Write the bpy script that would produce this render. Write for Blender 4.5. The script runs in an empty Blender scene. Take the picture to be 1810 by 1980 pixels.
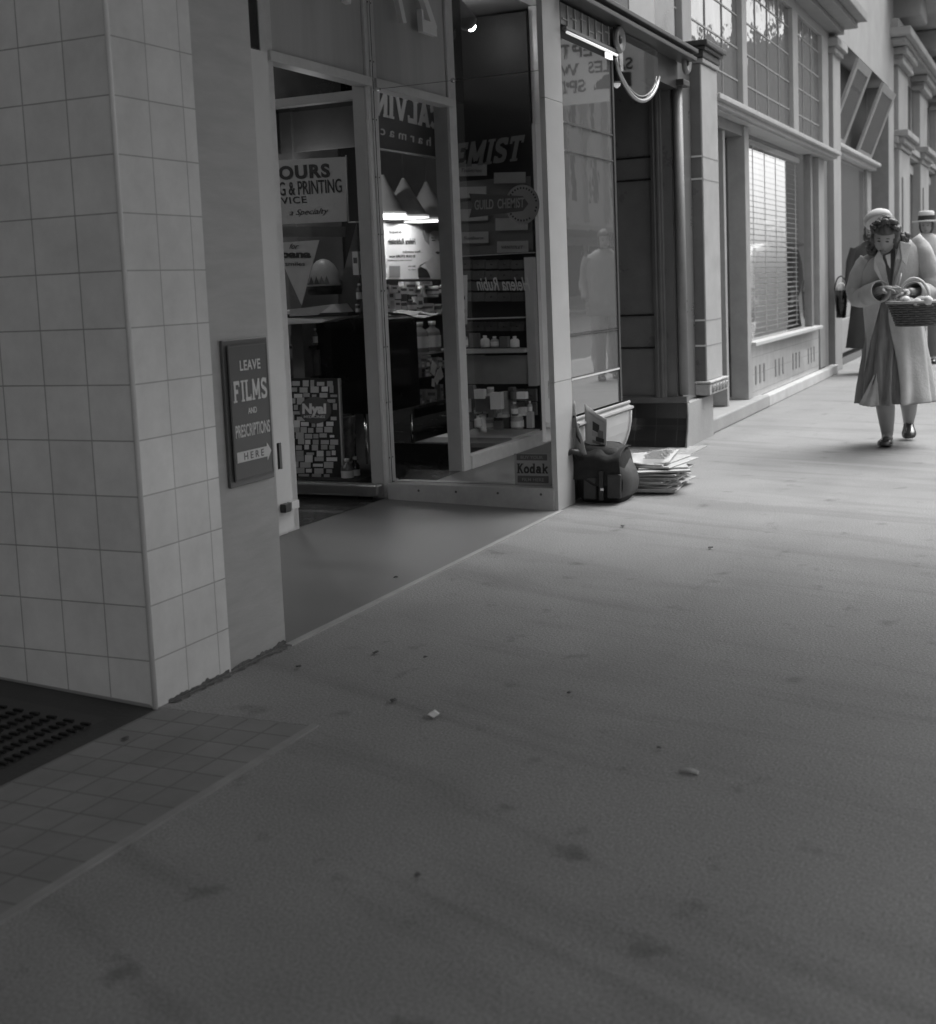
import bpy, bmesh, math, random
import numpy as np
from mathutils import Vector, Matrix, noise
random.seed(7)
S=bpy.context.scene; C=S.collection; PI=math.pi
# ---------------------------------------------------------------- camera geometry
PPX,PPY,F,H=905.,843.,2500.,1.15
_r=math.atan(.0415); _t=math.radians(6.55)
_up=np.array([-math.sin(_r)*math.cos(_t),math.cos(_r)*math.cos(_t),math.sin(_t)]); _up/=np.linalg.norm(_up)
def _rc(x,y): return np.array([x-PPX,-(y-PPY),-F])
_v=_rc(2060,510); _v=_v-_up*(_v@_up); _X=_v/np.linalg.norm(_v); _Y=np.cross(_up,_X)
R=np.array([_X,_Y,_up]); CP=np.array([0,0,H])
def onZ(x,y,z=0.): v=R@_rc(x,y); return Vector(CP+v*((z-H)/v[2]))
def onY(x,y,Y): v=R@_rc(x,y); return Vector(CP+v*(Y/v[1]))
def onX(x,y,X): v=R@_rc(x,y); return Vector(CP+v*(X/v[0]))
cam=bpy.data.objects.new('camera',bpy.data.cameras.new('camera')); C.objects.link(cam)
cam.matrix_world=Matrix.Translation(Vector(CP))@Matrix([list(r) for r in R]).to_4x4()
cd=cam.data; cd.sensor_width=36; cd.lens=F/1980*36; cd.shift_y=-147/1980; cd.clip_end=800; cd.clip_start=.05
cd.dof.use_dof=True; cd.dof.focus_distance=5.6; cd.dof.aperture_fstop=4.2
S.camera=cam
# ---------------------------------------------------------------- materials
MATS={}
def mat(name,base=.5,rough=.6,ns=6.,na=.15,bump=0.,bs=80.,metal=0.,coat=0.,spec=.5,stretch=(1,1,1),emit=0.,det=6.):
    if name in MATS: return MATS[name]
    m=bpy.data.materials.new(name); m.use_nodes=True; nt=m.node_tree; b=nt.nodes['Principled BSDF']
    b.inputs['Roughness'].default_value=rough; b.inputs['Metallic'].default_value=metal
    b.inputs['Coat Weight'].default_value=coat; b.inputs['Coat Roughness'].default_value=.06
    b.inputs['Specular IOR Level'].default_value=spec
    b.inputs['Base Color'].default_value=(base,base,base,1)
    tc=nt.nodes.new('ShaderNodeTexCoord'); mp=nt.nodes.new('ShaderNodeMapping'); mp.inputs['Scale'].default_value=stretch
    nt.links.new(tc.outputs['Object'],mp.inputs['Vector'])
    if na>0:
        n=nt.nodes.new('ShaderNodeTexNoise'); n.inputs['Scale'].default_value=ns; n.inputs['Detail'].default_value=det; n.inputs['Roughness'].default_value=.65
        nt.links.new(mp.outputs[0],n.inputs['Vector'])
        mr=nt.nodes.new('ShaderNodeMapRange'); mr.inputs['From Min'].default_value=.28; mr.inputs['From Max'].default_value=.72
        mr.inputs['To Min'].default_value=base*(1-na); mr.inputs['To Max'].default_value=base*(1+na)
        nt.links.new(n.outputs['Fac'],mr.inputs['Value']); nt.links.new(mr.outputs[0],b.inputs['Base Color'])
        r2=nt.nodes.new('ShaderNodeMapRange'); r2.inputs['To Min'].default_value=max(.02,rough-.1); r2.inputs['To Max'].default_value=min(1,rough+.1)
        nt.links.new(n.outputs['Fac'],r2.inputs['Value'])
        if rough>.15: nt.links.new(r2.outputs[0],b.inputs['Roughness'])
    if bump>0:
        n2=nt.nodes.new('ShaderNodeTexNoise'); n2.inputs['Scale'].default_value=bs; n2.inputs['Detail'].default_value=5
        nt.links.new(mp.outputs[0],n2.inputs['Vector'])
        bp=nt.nodes.new('ShaderNodeBump'); bp.inputs['Strength'].default_value=bump; bp.inputs['Distance'].default_value=.01
        nt.links.new(n2.outputs['Fac'],bp.inputs['Height']); nt.links.new(bp.outputs[0],b.inputs['Normal'])
    if emit>0:
        b.inputs['Emission Color'].default_value=(1,1,1,1); b.inputs['Emission Strength'].default_value=emit
    MATS[name]=m; return m
def tile_mat(name,base,size,mortar,mcol,ou=0.,ov=0.,rough=.25,w=None,coat=.4,var=.05):
    m=bpy.data.materials.new(name); m.use_nodes=True; nt=m.node_tree; b=nt.nodes['Principled BSDF']
    uv=nt.nodes.new('ShaderNodeUVMap'); mp=nt.nodes.new('ShaderNodeMapping'); mp.inputs['Location'].default_value=(-ou,-ov,0)
    br=nt.nodes.new('ShaderNodeTexBrick'); br.offset=0; br.inputs['Scale'].default_value=1
    br.inputs['Brick Width'].default_value=w or size; br.inputs['Row Height'].default_value=size
    br.inputs['Mortar Size'].default_value=mortar; br.inputs['Mortar Smooth'].default_value=.4; br.inputs['Bias'].default_value=0
    br.inputs['Color1'].default_value=(base*(1-var),)*3+(1,); br.inputs['Color2'].default_value=(base*(1+var),)*3+(1,)
    br.inputs['Mortar'].default_value=(mcol,)*3+(1,)
    nt.links.new(uv.outputs[0],mp.inputs['Vector']); nt.links.new(mp.outputs[0],br.inputs['Vector'])
    n=nt.nodes.new('ShaderNodeTexNoise'); n.inputs['Scale'].default_value=4; n.inputs['Detail'].default_value=9; n.inputs['Roughness'].default_value=.7; tcn=nt.nodes.new('ShaderNodeTexCoord'); nt.links.new(tcn.outputs['Object'],n.inputs['Vector'])
    mr=nt.nodes.new('ShaderNodeMapRange'); mr.inputs['From Min'].default_value=.3; mr.inputs['From Max'].default_value=.7; mr.inputs['To Min'].default_value=.86; mr.inputs['To Max'].default_value=1.12
    mx=nt.nodes.new('ShaderNodeMix'); mx.data_type='RGBA'; mx.blend_type='MULTIPLY'; mx.inputs['Factor'].default_value=1
    nt.links.new(n.outputs['Fac'],mr.inputs['Value']); nt.links.new(br.outputs['Color'],mx.inputs['A']); nt.links.new(mr.outputs[0],mx.inputs['B'])
    nt.links.new(mx.outputs['Result'],b.inputs['Base Color']); b.inputs['Roughness'].default_value=rough; b.inputs['Coat Weight'].default_value=coat; b.inputs['Coat Roughness'].default_value=.12
    bp=nt.nodes.new('ShaderNodeBump'); bp.inputs['Strength'].default_value=.6; bp.inputs['Distance'].default_value=.002; bp.invert=True
    nt.links.new(br.outputs['Fac'],bp.inputs['Height']); nt.links.new(bp.outputs[0],b.inputs['Normal'])
    return m
def glass_mat(name,ior=1.5,rough=.0,tint=1.,ripple=0.,base=None,spec=None,gl=1.):
    m=bpy.data.materials.new(name); m.use_nodes=True; nt=m.node_tree; nt.nodes.remove(nt.nodes['Principled BSDF']); o=nt.nodes['Material Output']
    f=nt.nodes.new('ShaderNodeFresnel'); f.inputs['IOR'].default_value=ior
    g=nt.nodes.new('ShaderNodeBsdfGlossy'); g.inputs['Roughness'].default_value=rough; g.inputs['Color'].default_value=(gl,gl,gl,1)
    if base is None: t=nt.nodes.new('ShaderNodeBsdfTransparent'); t.inputs['Color'].default_value=(tint,)*3+(1,)
    else: t=nt.nodes.new('ShaderNodeBsdfDiffuse'); t.inputs['Color'].default_value=(base,)*3+(1,)
    x=nt.nodes.new('ShaderNodeMixShader'); ge=nt.nodes.new('ShaderNodeNewGeometry'); iv=nt.nodes.new('ShaderNodeMath'); iv.operation='SUBTRACT'; iv.inputs[0].default_value=1; nt.links.new(ge.outputs['Backfacing'],iv.inputs[1]); ml=nt.nodes.new('ShaderNodeMath'); ml.operation='MULTIPLY'; nt.links.new(f.outputs[0],ml.inputs[0]); nt.links.new(iv.outputs[0],ml.inputs[1]); nt.links.new(ml.outputs[0],x.inputs[0]); nt.links.new(t.outputs[0],x.inputs[1]); nt.links.new(g.outputs[0],x.inputs[2]); nt.links.new(x.outputs[0],o.inputs['Surface'])
    if ripple>0:
        n=nt.nodes.new('ShaderNodeTexNoise'); n.inputs['Scale'].default_value=3.5; n.inputs['Detail'].default_value=3; tc=nt.nodes.new('ShaderNodeTexCoord'); nt.links.new(tc.outputs['Object'],n.inputs['Vector'])
        bp=nt.nodes.new('ShaderNodeBump'); bp.inputs['Strength'].default_value=ripple; bp.inputs['Distance'].default_value=.02
        nt.links.new(n.outputs['Fac'],bp.inputs['Height']); nt.links.new(bp.outputs[0],g.inputs['Normal']); nt.links.new(bp.outputs[0],f.inputs['Normal'])
    MATS[name]=m; return m
# ---------------------------------------------------------------- mesh builder
class MB:
    def __init__(s): s.v=[]; s.f=[]; s.m=[]; s.sm=[]
    def add(s,vs,fs,mi=0,smooth=False):
        o=len(s.v); s.v+= [tuple(v) for v in vs]
        for f in fs: s.f.append([i+o for i in f]); s.m.append(mi); s.sm.append(smooth)
        return s
    def box(s,x0,x1,y0,y1,z0,z1,mi=0):
        if x0>x1:x0,x1=x1,x0
        if y0>y1:y0,y1=y1,y0
        if z0>z1:z0,z1=z1,z0
        return s.add([(x0,y0,z0),(x1,y0,z0),(x1,y1,z0),(x0,y1,z0),(x0,y0,z1),(x1,y0,z1),(x1,y1,z1),(x0,y1,z1)],
          [(0,3,2,1),(4,5,6,7),(0,1,5,4),(1,2,6,5),(2,3,7,6),(3,0,4,7)],mi)
    def obox(s,c,ax,ay,az,mi=0):
        c,ax,ay,az=map(Vector,(c,ax,ay,az)); vs=[c+ax*i+ay*j+az*k for k in(-1,1) for j in(-1,1) for i in(-1,1)]
        fs=[(0,2,3,1),(4,5,7,6),(0,1,5,4),(1,3,7,5),(3,2,6,7),(2,0,4,6)]
        if ax.cross(ay).dot(az)<0: fs=[f[::-1] for f in fs]
        return s.add(vs,fs,mi)
    def prism(s,pts,ext,mi=0):
        pts=[Vector(p) for p in pts]; ext=Vector(ext); n=len(pts)
        nm=sum(((pts[i]-pts[0]).cross(pts[(i+1)%n]-pts[0]) for i in range(n)),Vector())
        if nm.dot(ext)>0: pts=pts[::-1]
        vs=pts+[p+ext for p in pts]
        return s.add(vs,[tuple(range(n)),tuple(range(2*n-1,n-1,-1))]+[(i,i+n,(i+1)%n+n,(i+1)%n) for i in range(n)],mi)
    def tube(s,path,r,n=8,mi=0,cap=True):
        path=[Vector(p) for p in path]; rs=r if isinstance(r,(list,tuple)) else [r]*len(path); rings=[]
        a=None
        for i,p in enumerate(path):
            t=(path[min(i+1,len(path)-1)]-path[max(i-1,0)]).normalized()
            if a is None: a=t.orthogonal().normalized()
            else: a=(a-t*a.dot(t)).normalized()
            b=t.cross(a); rings.append([p+(a*math.cos(2*PI*k/n)+b*math.sin(2*PI*k/n))*rs[i] for k in range(n)])
        return s.loft(rings,mi=mi,cap=cap)
    def loft(s,rings,mi=0,cap=True,closed=True,smooth=True):
        n=len(rings[0]); vs=[v for r in rings for v in r]; fs=[]
        for i in range(len(rings)-1):
            for k in range(n if closed else n-1):
                fs.append((i*n+k,i*n+(k+1)%n,(i+1)*n+(k+1)%n,(i+1)*n+k))
        s.add(vs,fs,mi,smooth)
        if cap and closed:
            o=len(s.v)-len(vs); s.f.append([o+k for k in range(n)][::-1]); s.m.append(mi); s.sm.append(False)
            s.f.append([o+(len(rings)-1)*n+k for k in range(n)]); s.m.append(mi); s.sm.append(False)
        return s
    def lathe(s,c,prof,n=20,mi=0,axis=(0,0,1),cap=True):
        ax=Vector(axis).normalized(); a=ax.orthogonal().normalized(); b=ax.cross(a); c=Vector(c)
        return s.loft([[c+ax*h+(a*math.cos(2*PI*k/n)+b*math.sin(2*PI*k/n))*r for k in range(n)] for r,h in prof],mi=mi,cap=cap)
    def mesh(s,me,mat4=None,mi=0,smooth=False):
        M=mat4 or Matrix.Identity(4)
        return s.add([M@v.co for v in me.vertices],[tuple(p.vertices) for p in me.polygons],mi,smooth)
    def each(s,name,mats,parent=None,**k):   # every box / prism of 8 verts as its own part
        out=[]
        i=0;fi=0
        while i<len(s.v):
            m=MB(); m.v=s.v[i:i+8]
            while fi<len(s.f) and max(s.f[fi])<i+8: m.f.append([q-i for q in s.f[fi]]); m.m.append(s.m[fi]); m.sm.append(s.sm[fi]); fi+=1
            out.append(m.build(name,mats,parent,**k)); i+=8
        return out
    def build(s,name,mats,parent=None,bevel=0.,sub=0,solid=0.,merge=False,label=None,weld=False):
        me=bpy.data.meshes.new(name)
        off=Vector((0,0,0)); q=parent
        while q is not None: off+=q.location; q=q.parent
        if parent is None and s.v:
            lo=[min(v[i] for v in s.v) for i in range(3)]; hi=[max(v[i] for v in s.v) for i in range(3)]
            org=Vector(((lo[0]+hi[0])/2,(lo[1]+hi[1])/2,lo[2]))
        else: org=Vector((0,0,0))
        me.from_pydata([Vector(v)-off-org for v in s.v],[],s.f)
        for p,mi,sm in zip(me.polygons,s.m,s.sm): p.material_index=mi; p.use_smooth=sm
        for m in (mats if isinstance(mats,(list,tuple)) else [mats]): me.materials.append(m)
        ul=me.uv_layers.new(name='UVMap'); world=off+org
        for p in me.polygons:
            nx,ny,nz=map(abs,p.normal)
            for li in p.loop_indices:
                c=me.vertices[me.loops[li].vertex_index].co+world
                ul.data[li].uv=(c.y,c.z) if nx>=ny and nx>=nz else ((c.x,c.z) if ny>=nz else (c.x,c.y))
        if merge:
            bm=bmesh.new(); bm.from_mesh(me); bmesh.ops.remove_doubles(bm,verts=bm.verts,dist=.0003); bmesh.ops.recalc_face_normals(bm,faces=bm.faces); bm.to_mesh(me); bm.free()
        o=bpy.data.objects.new(name,me); C.objects.link(o); o.location=org
        if parent: o.parent=parent
        if solid: md=o.modifiers.new('solid','SOLIDIFY'); md.thickness=solid; md.offset=0
        if bevel: md=o.modifiers.new('bevel','BEVEL'); md.width=bevel; md.segments=2; md.limit_method='ANGLE'; md.angle_limit=.7
        if sub: md=o.modifiers.new('sub','SUBSURF'); md.levels=sub; md.render_levels=sub
        if label: o['label']=label
        return o
def thing(name,label,cat,loc=(0,0,0),group=None):
    o=bpy.data.objects.new(name,None); o.empty_display_size=.1; C.objects.link(o); o.location=loc; o['label']=label; o['category']=cat
    if group:o['group']=group
    return o
def tag(o,label,cat,group=None):
    o['label']=label;o['category']=cat
    if group:o['group']=group
    return o
def struct(o,kind='structure'): o['kind']=kind; return o
def dup(root,loc,rotz=0.,label=None,scale=None):
    r=root.copy(); C.objects.link(r); r.location=loc; r.rotation_euler=(0,0,rotz)
    if scale: r.scale=scale
    if label:r['label']=label
    for ch in list(root.children):
        c=ch.copy(); C.objects.link(c); c.parent=r
        for g in list(ch.children): d=g.copy(); C.objects.link(d); d.parent=c
    return r
def bx(name,m,parent,*a,**k): return MB().box(*a).build(name,m,parent,**k)
# ---------------------------------------------------------------- lettering
def txt_mesh(s,shear=0.,bold=0.,space=1.):
    cu=bpy.data.curves.new('lettering','FONT'); cu.body=s; cu.size=1; cu.extrude=.5; cu.shear=shear; cu.offset=bold; cu.space_character=space; cu.resolution_u=4
    o=bpy.data.objects.new('lettering',cu); C.objects.link(o); dg=bpy.context.evaluated_depsgraph_get()
    me=bpy.data.meshes.new_from_object(o.evaluated_get(dg)); bpy.data.objects.remove(o); bpy.data.curves.remove(cu); return me
def place(vs,fs,mb,p0,U,V,th,mi=0,N=None):
    xs=[v[0] for v in vs]; ys=[v[1] for v in vs]; x0,x1,y0,y1=min(xs),max(xs),min(ys),max(ys); zs=[v[2] for v in vs]; z0,z1=min(zs),max(zs)
    p0,U,V=Vector(p0),Vector(U),Vector(V); N=Vector(N).normalized() if N is not None else U.cross(V).normalized()
    mb.add([p0+U*((v[0]-x0)/(x1-x0))+V*((v[1]-y0)/(y1-y0))+N*th*((v[2]-z0)/(z1-z0)) for v in vs],fs,mi)
def txt(mb,s,p0,U,V,th=.003,shear=0.,bold=0.,space=1.,mi=0,N=None):
    me=txt_mesh(s,shear,bold,space); place([tuple(v.co) for v in me.vertices],[tuple(p.vertices) for p in me.polygons],mb,p0,U,V,th,mi,N); bpy.data.meshes.remove(me)
def arc(cx,cy,rx,ry,a0,a1,n=9): return [(cx+rx*math.cos(math.radians(a0+(a1-a0)*i/n)),cy+ry*math.sin(math.radians(a0+(a1-a0)*i/n))) for i in range(n+1)]
T=.2
G={ # polylines + serif bars (x,y,half)   unit box, width .8
'F':([[(.2,0),(.2,1)],[(.1,.92),(.72,.92)],[(.2,.5),(.55,.5)]],[(.2,.04,.2)],[(.7,.84,.1)]),
'E':([[(.2,0),(.2,1)],[(.1,.92),(.72,.92)],[(.2,.5),(.55,.5)],[(.1,.08),(.76,.08)]],[],[(.7,.84,.1),(.74,.16,.1)]),
'I':([[(.24,0),(.24,1)]],[(.24,.04,.2),(.24,.96,.2)],[]),
'L':([[(.2,0),(.2,1)],[(.1,.08),(.74,.08)]],[(.2,.96,.2)],[(.72,.17,.12)]),
'M':([[(.14,0),(.14,1)],[(.86,0),(.86,1)],[(.14,.95),(.5,.25),(.86,.95)]],[(.14,.04,.16),(.86,.04,.16)],[]),
'S':([arc(.4,.72,.27,.2,30,270)+arc(.4,.27,.28,.21,90,-150)],[],[(.68,.84,.12),(.1,.16,.12)]),
'T':([[(.4,0),(.4,1)],[(.02,.92),(.78,.92)]],[(.4,.04,.2)],[(.05,.84,.12),(.75,.84,.12)]),
'C':([arc(.45,.5,.33,.42,45,315)],[],[(.7,.82,.14)]),
'A':([[(.08,0),(.4,.96),(.72,0)],[(.2,.3),(.6,.3)]],[(.08,.04,.14),(.74,.04,.14)],[]),
'V':([[(.08,1),(.4,.04),(.72,1)]],[(.08,.96,.16),(.74,.96,.16)],[]),
'N':([[(.14,0),(.14,1)],[(.7,0),(.7,1)],[(.14,.95),(.7,.05)]],[(.14,.04,.16),(.7,.96,.16)],[]),
'K':([[(.2,0),(.2,1)],[(.66,.98),(.24,.46)],[(.36,.58),(.7,.02)]],[(.2,.04,.18),(.2,.96,.18),(.7,.96,.14),(.72,.04,.14)],[]),
'k':([[(.18,0),(.18,1)],[(.6,.64),(.22,.3)],[(.34,.42),(.64,.02)]],[(.18,.04,.16),(.14,.96,.12),(.62,.64,.12),(.64,.04,.12)],[]),
'o':([arc(.36,.33,.25,.28,0,360,14)],[],[]),
'd':([arc(.32,.33,.22,.28,0,360,14),[(.56,0),(.56,1)]],[(.62,.04,.12),(.5,.96,.12)],[]),
'a':([arc(.3,.22,.2,.17,0,360,12),[(.54,0),(.54,.5)],arc(.32,.46,.22,.17,0,150,6)],[(.6,.04,.1)],[]),
'2':([arc(.4,.7,.27,.24,160,-35,10)+[(.12,.08)],[(.1,.08),(.7,.08)]],[],[(.68,.16,.12)]),
'7':([[(.08,.92),(.7,.92),(.3,0)]],[],[(.1,.84,.12)]),
}
W={'I':.46,'M':1.04,'o':.72,'a':.74,'d':.76,'N':.86}
def slab(mb,s,p0,U,V,th=.003,t=.17,slant=0.,N=None,mi=0):
    vs=[];fs=[];x=0.
    def quad(a,b,w,k):
        ax,ay=a;bx_,by=b;dx,dy=bx_-ax,by-ay;l=math.hypot(dx,dy) or 1;nx,ny=-dy/l*w/2,dx/l*w/2; ex,ey=dx/l*w*.12,dy/l*w*.12
        p=[(ax-ex+nx,ay-ey+ny),(ax-ex-nx,ay-ey-ny),(bx_+ex-nx,by+ey-ny),(bx_+ex+nx,by+ey+ny)]; o=len(vs); zz=.0006*k
        for z in (0,1+zz):
            for q in p: vs.append((x+q[0]+slant*q[1],max(0,min(1,q[1])),z))
        fs.extend([(o+4,o+7,o+6,o+5),(o,o+1,o+2,o+3)]+[(o+i,o+4+i,o+4+(i+1)%4,o+(i+1)%4) for i in range(4)])
    kk=0
    for ch in s:
        if ch==' ': x+=.4; continue
        ls,hs,vs_=G[ch]
        for pl in ls:
            for a,b in zip(pl,pl[1:]): kk+=1; quad(a,b,t,kk%9)
        for (cx,cy,h) in hs: kk+=1; quad((cx-h,cy),(cx+h,cy),t*.5,kk%9+10)
        for (cx,cy,h) in vs_: kk+=1; quad((cx,cy-h),(cx,cy+h),t*.5,kk%9+20)
        x+=W.get(ch,.84)+.06
    place(vs,fs,mb,p0,U,V,th,mi,N)
# ---------------------------------------------------------------- palette
M_path=mat('mastic_asphalt',.22,.62,2.2,.12,.25,90,coat=.0,spec=.4)
M_rec=mat('terrazzo_floor',.16,.45,3,.12,.03,160)
M_strip=mat('brass_strip',.33,.5,8,.12)
M_stone=mat('travertine',.42,.5,4,.12,.10,60,stretch=(1,1,5),det=9)
M_marble=mat('marble_slab',.42,.35,4,.07,.02,60,coat=.2,stretch=(1,1,2))
M_white=mat('cream_enamel',.62,.35,5,.06,.0)
M_alum=mat('anodised_frame',.62,.38,14,.1,.0,metal=.15)
M_grey=mat('grey_paint',.36,.5,8,.08)
M_trans=mat('frosted_panel',.46,.4,1.3,.14,stretch=(5,5,.4))
M_dark=mat('dark_timber',.05,.4,6,.3,.03,60)
M_darkp=mat('dark_panel',.14,.3,5,.15,.0,coat=.3)
M_black=mat('black_gloss',.012,.25,5,.2,coat=.3)
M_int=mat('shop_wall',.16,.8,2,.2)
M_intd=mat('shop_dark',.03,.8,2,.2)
M_paper=mat('paper_card',.72,.8,14,.05)
M_paper2=mat('grey_card',.40,.8,10,.1)
M_ink=mat('black_ink',.025,.6,5,.1)
M_inkg=mat('grey_ink',.14,.6,5,.1)
M_shelf=mat('painted_shelf',.50,.45,6,.08)
M_plast=mat('weathered_plaster',.32,.8,1.6,.16,.25,35)
M_sand=mat('sandstone',.32,.85,1.3,.2,.3,30)
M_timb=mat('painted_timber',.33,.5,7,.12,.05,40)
M_timbd=mat('shaded_timber',.22,.5,7,.12,.05,40)  # darker copy of the painted timber, shade put into the colour
M_met=mat('chrome',.7,.12,5,.05,metal=1.)
M_glass=glass_mat('window_glass',1.5)
M_glassb=glass_mat('plate_glass',1.65,gl=1.)
M_pane=glass_mat('polished_vitrolite',2.7,.01,base=.12,ripple=.02)
M_lead=glass_mat('leadlight_glass',2.3,.06,ripple=.55,base=.13)
M_mirror=mat('mirror_silver',.86,.0,1,0,metal=1.)
M_lamp=mat('lamp_glow',.8,.5,1,0,emit=.12)
M_tube=mat('tube_glow',.8,.5,1,0,emit=.2)
M_frg=mat('sign_red',.085,.4,5,.1,coat=.2)
M_side=tile_mat('glazed_tile_side',.72,.1565,.0022,.36,ou=2.33,ov=-.018)
M_front=tile_mat('glazed_tile_front',.74,.1565,.0020,.42,ou=2.84,ov=-.018)
M_cem=tile_mat('cement_tile',.20,.098,.004,.145,ou=.01,ov=2.31,rough=.75,coat=0.,var=.07)
M_brown=tile_mat('dark_glazed_tile',.03,.15,.003,.045,ou=0,ov=0,rough=.22,w=.15)
M_ris=tile_mat('riser_tile',.34,.15,.003,.2,rough=.3,w=.15)
M_mos=tile_mat('mosaic',.45,.022,.003,.25,rough=.5,coat=.1,var=.2)
M_brick=tile_mat('brickwork',.2,.075,.01,.3,w=.23,rough=.9,coat=0,var=.2)
# paving stains: long scuffs
nt=M_path.node_tree; b=nt.nodes['Principled BSDF']; src=b.inputs['Base Color'].links[0].from_socket
tc=nt.nodes.new('ShaderNodeTexCoord'); mp=nt.nodes.new('ShaderNodeMapping'); mp.vector_type='TEXTURE'; mp.inputs['Rotation'].default_value=(0,0,math.radians(72)); mp.inputs['Scale'].default_value=(2.3,.32,1)
n=nt.nodes.new('ShaderNodeTexNoise'); n.inputs['Scale'].default_value=1.1; n.inputs['Detail'].default_value=7; n.inputs['Roughness'].default_value=.55; n.inputs['Distortion'].default_value=1.3
nt.links.new(tc.outputs['Object'],mp.inputs[0]); nt.links.new(mp.outputs[0],n.inputs['Vector'])
cr=nt.nodes.new('ShaderNodeMapRange'); cr.inputs['From Min'].default_value=.36; cr.inputs['From Max'].default_value=.50; cr.inputs['To Min'].default_value=.89; cr.inputs['To Max'].default_value=1.08
n3=nt.nodes.new('ShaderNodeTexNoise'); n3.inputs['Scale'].default_value=7; n3.inputs['Detail'].default_value=6; nt.links.new(tc.outputs['Object'],n3.inputs['Vector'])
c3=nt.nodes.new('ShaderNodeMapRange'); c3.inputs['From Min'].default_value=.62; c3.inputs['From Max'].default_value=.74; c3.inputs['To Min'].default_value=1; c3.inputs['To Max'].default_value=.62
mu=nt.nodes.new('ShaderNodeMath'); mu.operation='MULTIPLY'; mu2=nt.nodes.new('ShaderNodeMath'); mu2.operation='MULTIPLY'
nt.links.new(n.outputs['Fac'],cr.inputs['Value']); nt.links.new(n3.outputs['Fac'],c3.inputs['Value'])
nt.links.new(cr.outputs[0],mu.inputs[0]); nt.links.new(c3.outputs[0],mu.inputs[1]); nt.links.new(mu.outputs[0],mu2.inputs[1]); nt.links.new(src,mu2.inputs[0]); nt.links.new(mu2.outputs[0],b.inputs['Base Color'])
n4=nt.nodes.new('ShaderNodeTexNoise'); n4.inputs['Scale'].default_value=170; n4.inputs['Detail'].default_value=2; nt.links.new(tc.outputs['Object'],n4.inputs['Vector'])
c4=nt.nodes.new('ShaderNodeMapRange'); c4.inputs['From Min'].default_value=.3; c4.inputs['From Max'].default_value=.7; c4.inputs['To Min'].default_value=.68; c4.inputs['To Max'].default_value=1.32; nt.links.new(n4.outputs['Fac'],c4.inputs['Value'])
m4=nt.nodes.new('ShaderNodeMath'); m4.operation='MULTIPLY'; nt.links.new(mu2.outputs[0],m4.inputs[0]); nt.links.new(c4.outputs[0],m4.inputs[1]); nt.links.new(m4.outputs[0],b.inputs['Base Color'])
# ---------------------------------------------------------------- setting
Y0=2.33; Y1=3.33; XM=6.15
def grid_sheet(name,m,x0,x1,y0,y1,z): return MB().add([(x0,y0,z),(x1,y0,z),(x1,y1,z),(x0,y1,z)],[(0,1,2,3)]).build(name,m)
def at0(o):  # move origin to world origin keeping place (so object coordinates = world)
    for v in o.data.vertices: v.co+=o.location
    o.location=(0,0,0); return o
at0(struct(bx('footpath',M_path,None,-25,140,-1.9,2.5,-.3,0)))
struct(bx('kerb',mat('kerb_stone',.33,.8,6,.2,.2,40),None,-25,140,-2.08,-1.905,-.3,-.003))
at0(struct(bx('road',mat('road_asphalt',.09,.85,3,.2,.3,120),None,-60,160,-13.5,-2.085,-.4,-.14)))
struct(bx('opposite_footpath',mat('far_paving',.3,.8,3,.15),None,-60,160,-17.5,-13.5,-.4,-.01))
MBt=MB().add([(-3,Y0-.012,.0),(2.838,Y0-.012,.0),(2.838,4.0,.10),(-3,4.0,.10)],[(0,1,2,3)])
struct(MBt.build('entrance_floor',mat('entry_floor',.035,.6,6,.3,.1,60)))
MBt=MB().add([(3.5,Y0-.01,.002),(6.22,Y0-.01,.002),(6.22,9.2,.034),(3.5,9.2,.034),(6.22,Y1,.034),(3.5,Y1,.034)],[(0,1,4,5),(5,4,2,3)])
struct(MBt.build('recess_floor',M_rec))
struct(bx('threshold_strip',M_strip,None,3.515,6.08,Y0-.028,Y0-.002,-.01,.006))
struct(bx('tiled_apron',M_cem,None,-3,2.84,1.825,Y0-.014,-.01,.004))
struct(MB().box(-3,2.86,1.80,1.824,-.01,.005).build('apron_border',mat('worn_border',.26,.8,9,.2)))
# tread grating of the left entrance
g=MB()
for i in range(18):
    for j in range(10):
        x=2.17+i*.028; y=2.40+j*.060; z=(y-Y0)*.06+.0095
        if y<3.05-(2.66-x)*.6: g.box(x,x+.009,y,y+.031,z-.006,z)
o=g.build('tread_mat_holes',mat('mat_slot',.006,.9,1,0)); 
t=thing('entrance_mat','dark perforated tread mat let into floor behind tiled pillar','floor mat',(2.1,2.8,0)); bpy.data.objects.remove(o)
MB().add([(1.6,2.40,.0055),(2.72,2.40,.0055),(2.72,3.4,.0655),(1.6,3.4,.0655)],[(0,1,2,3)]).build('mat_base',mat('mat_rubber',.05,.6,20,.2),t)
g.build('slots',MATS['mat_slot'],t)['kind']='stuff'
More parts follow.
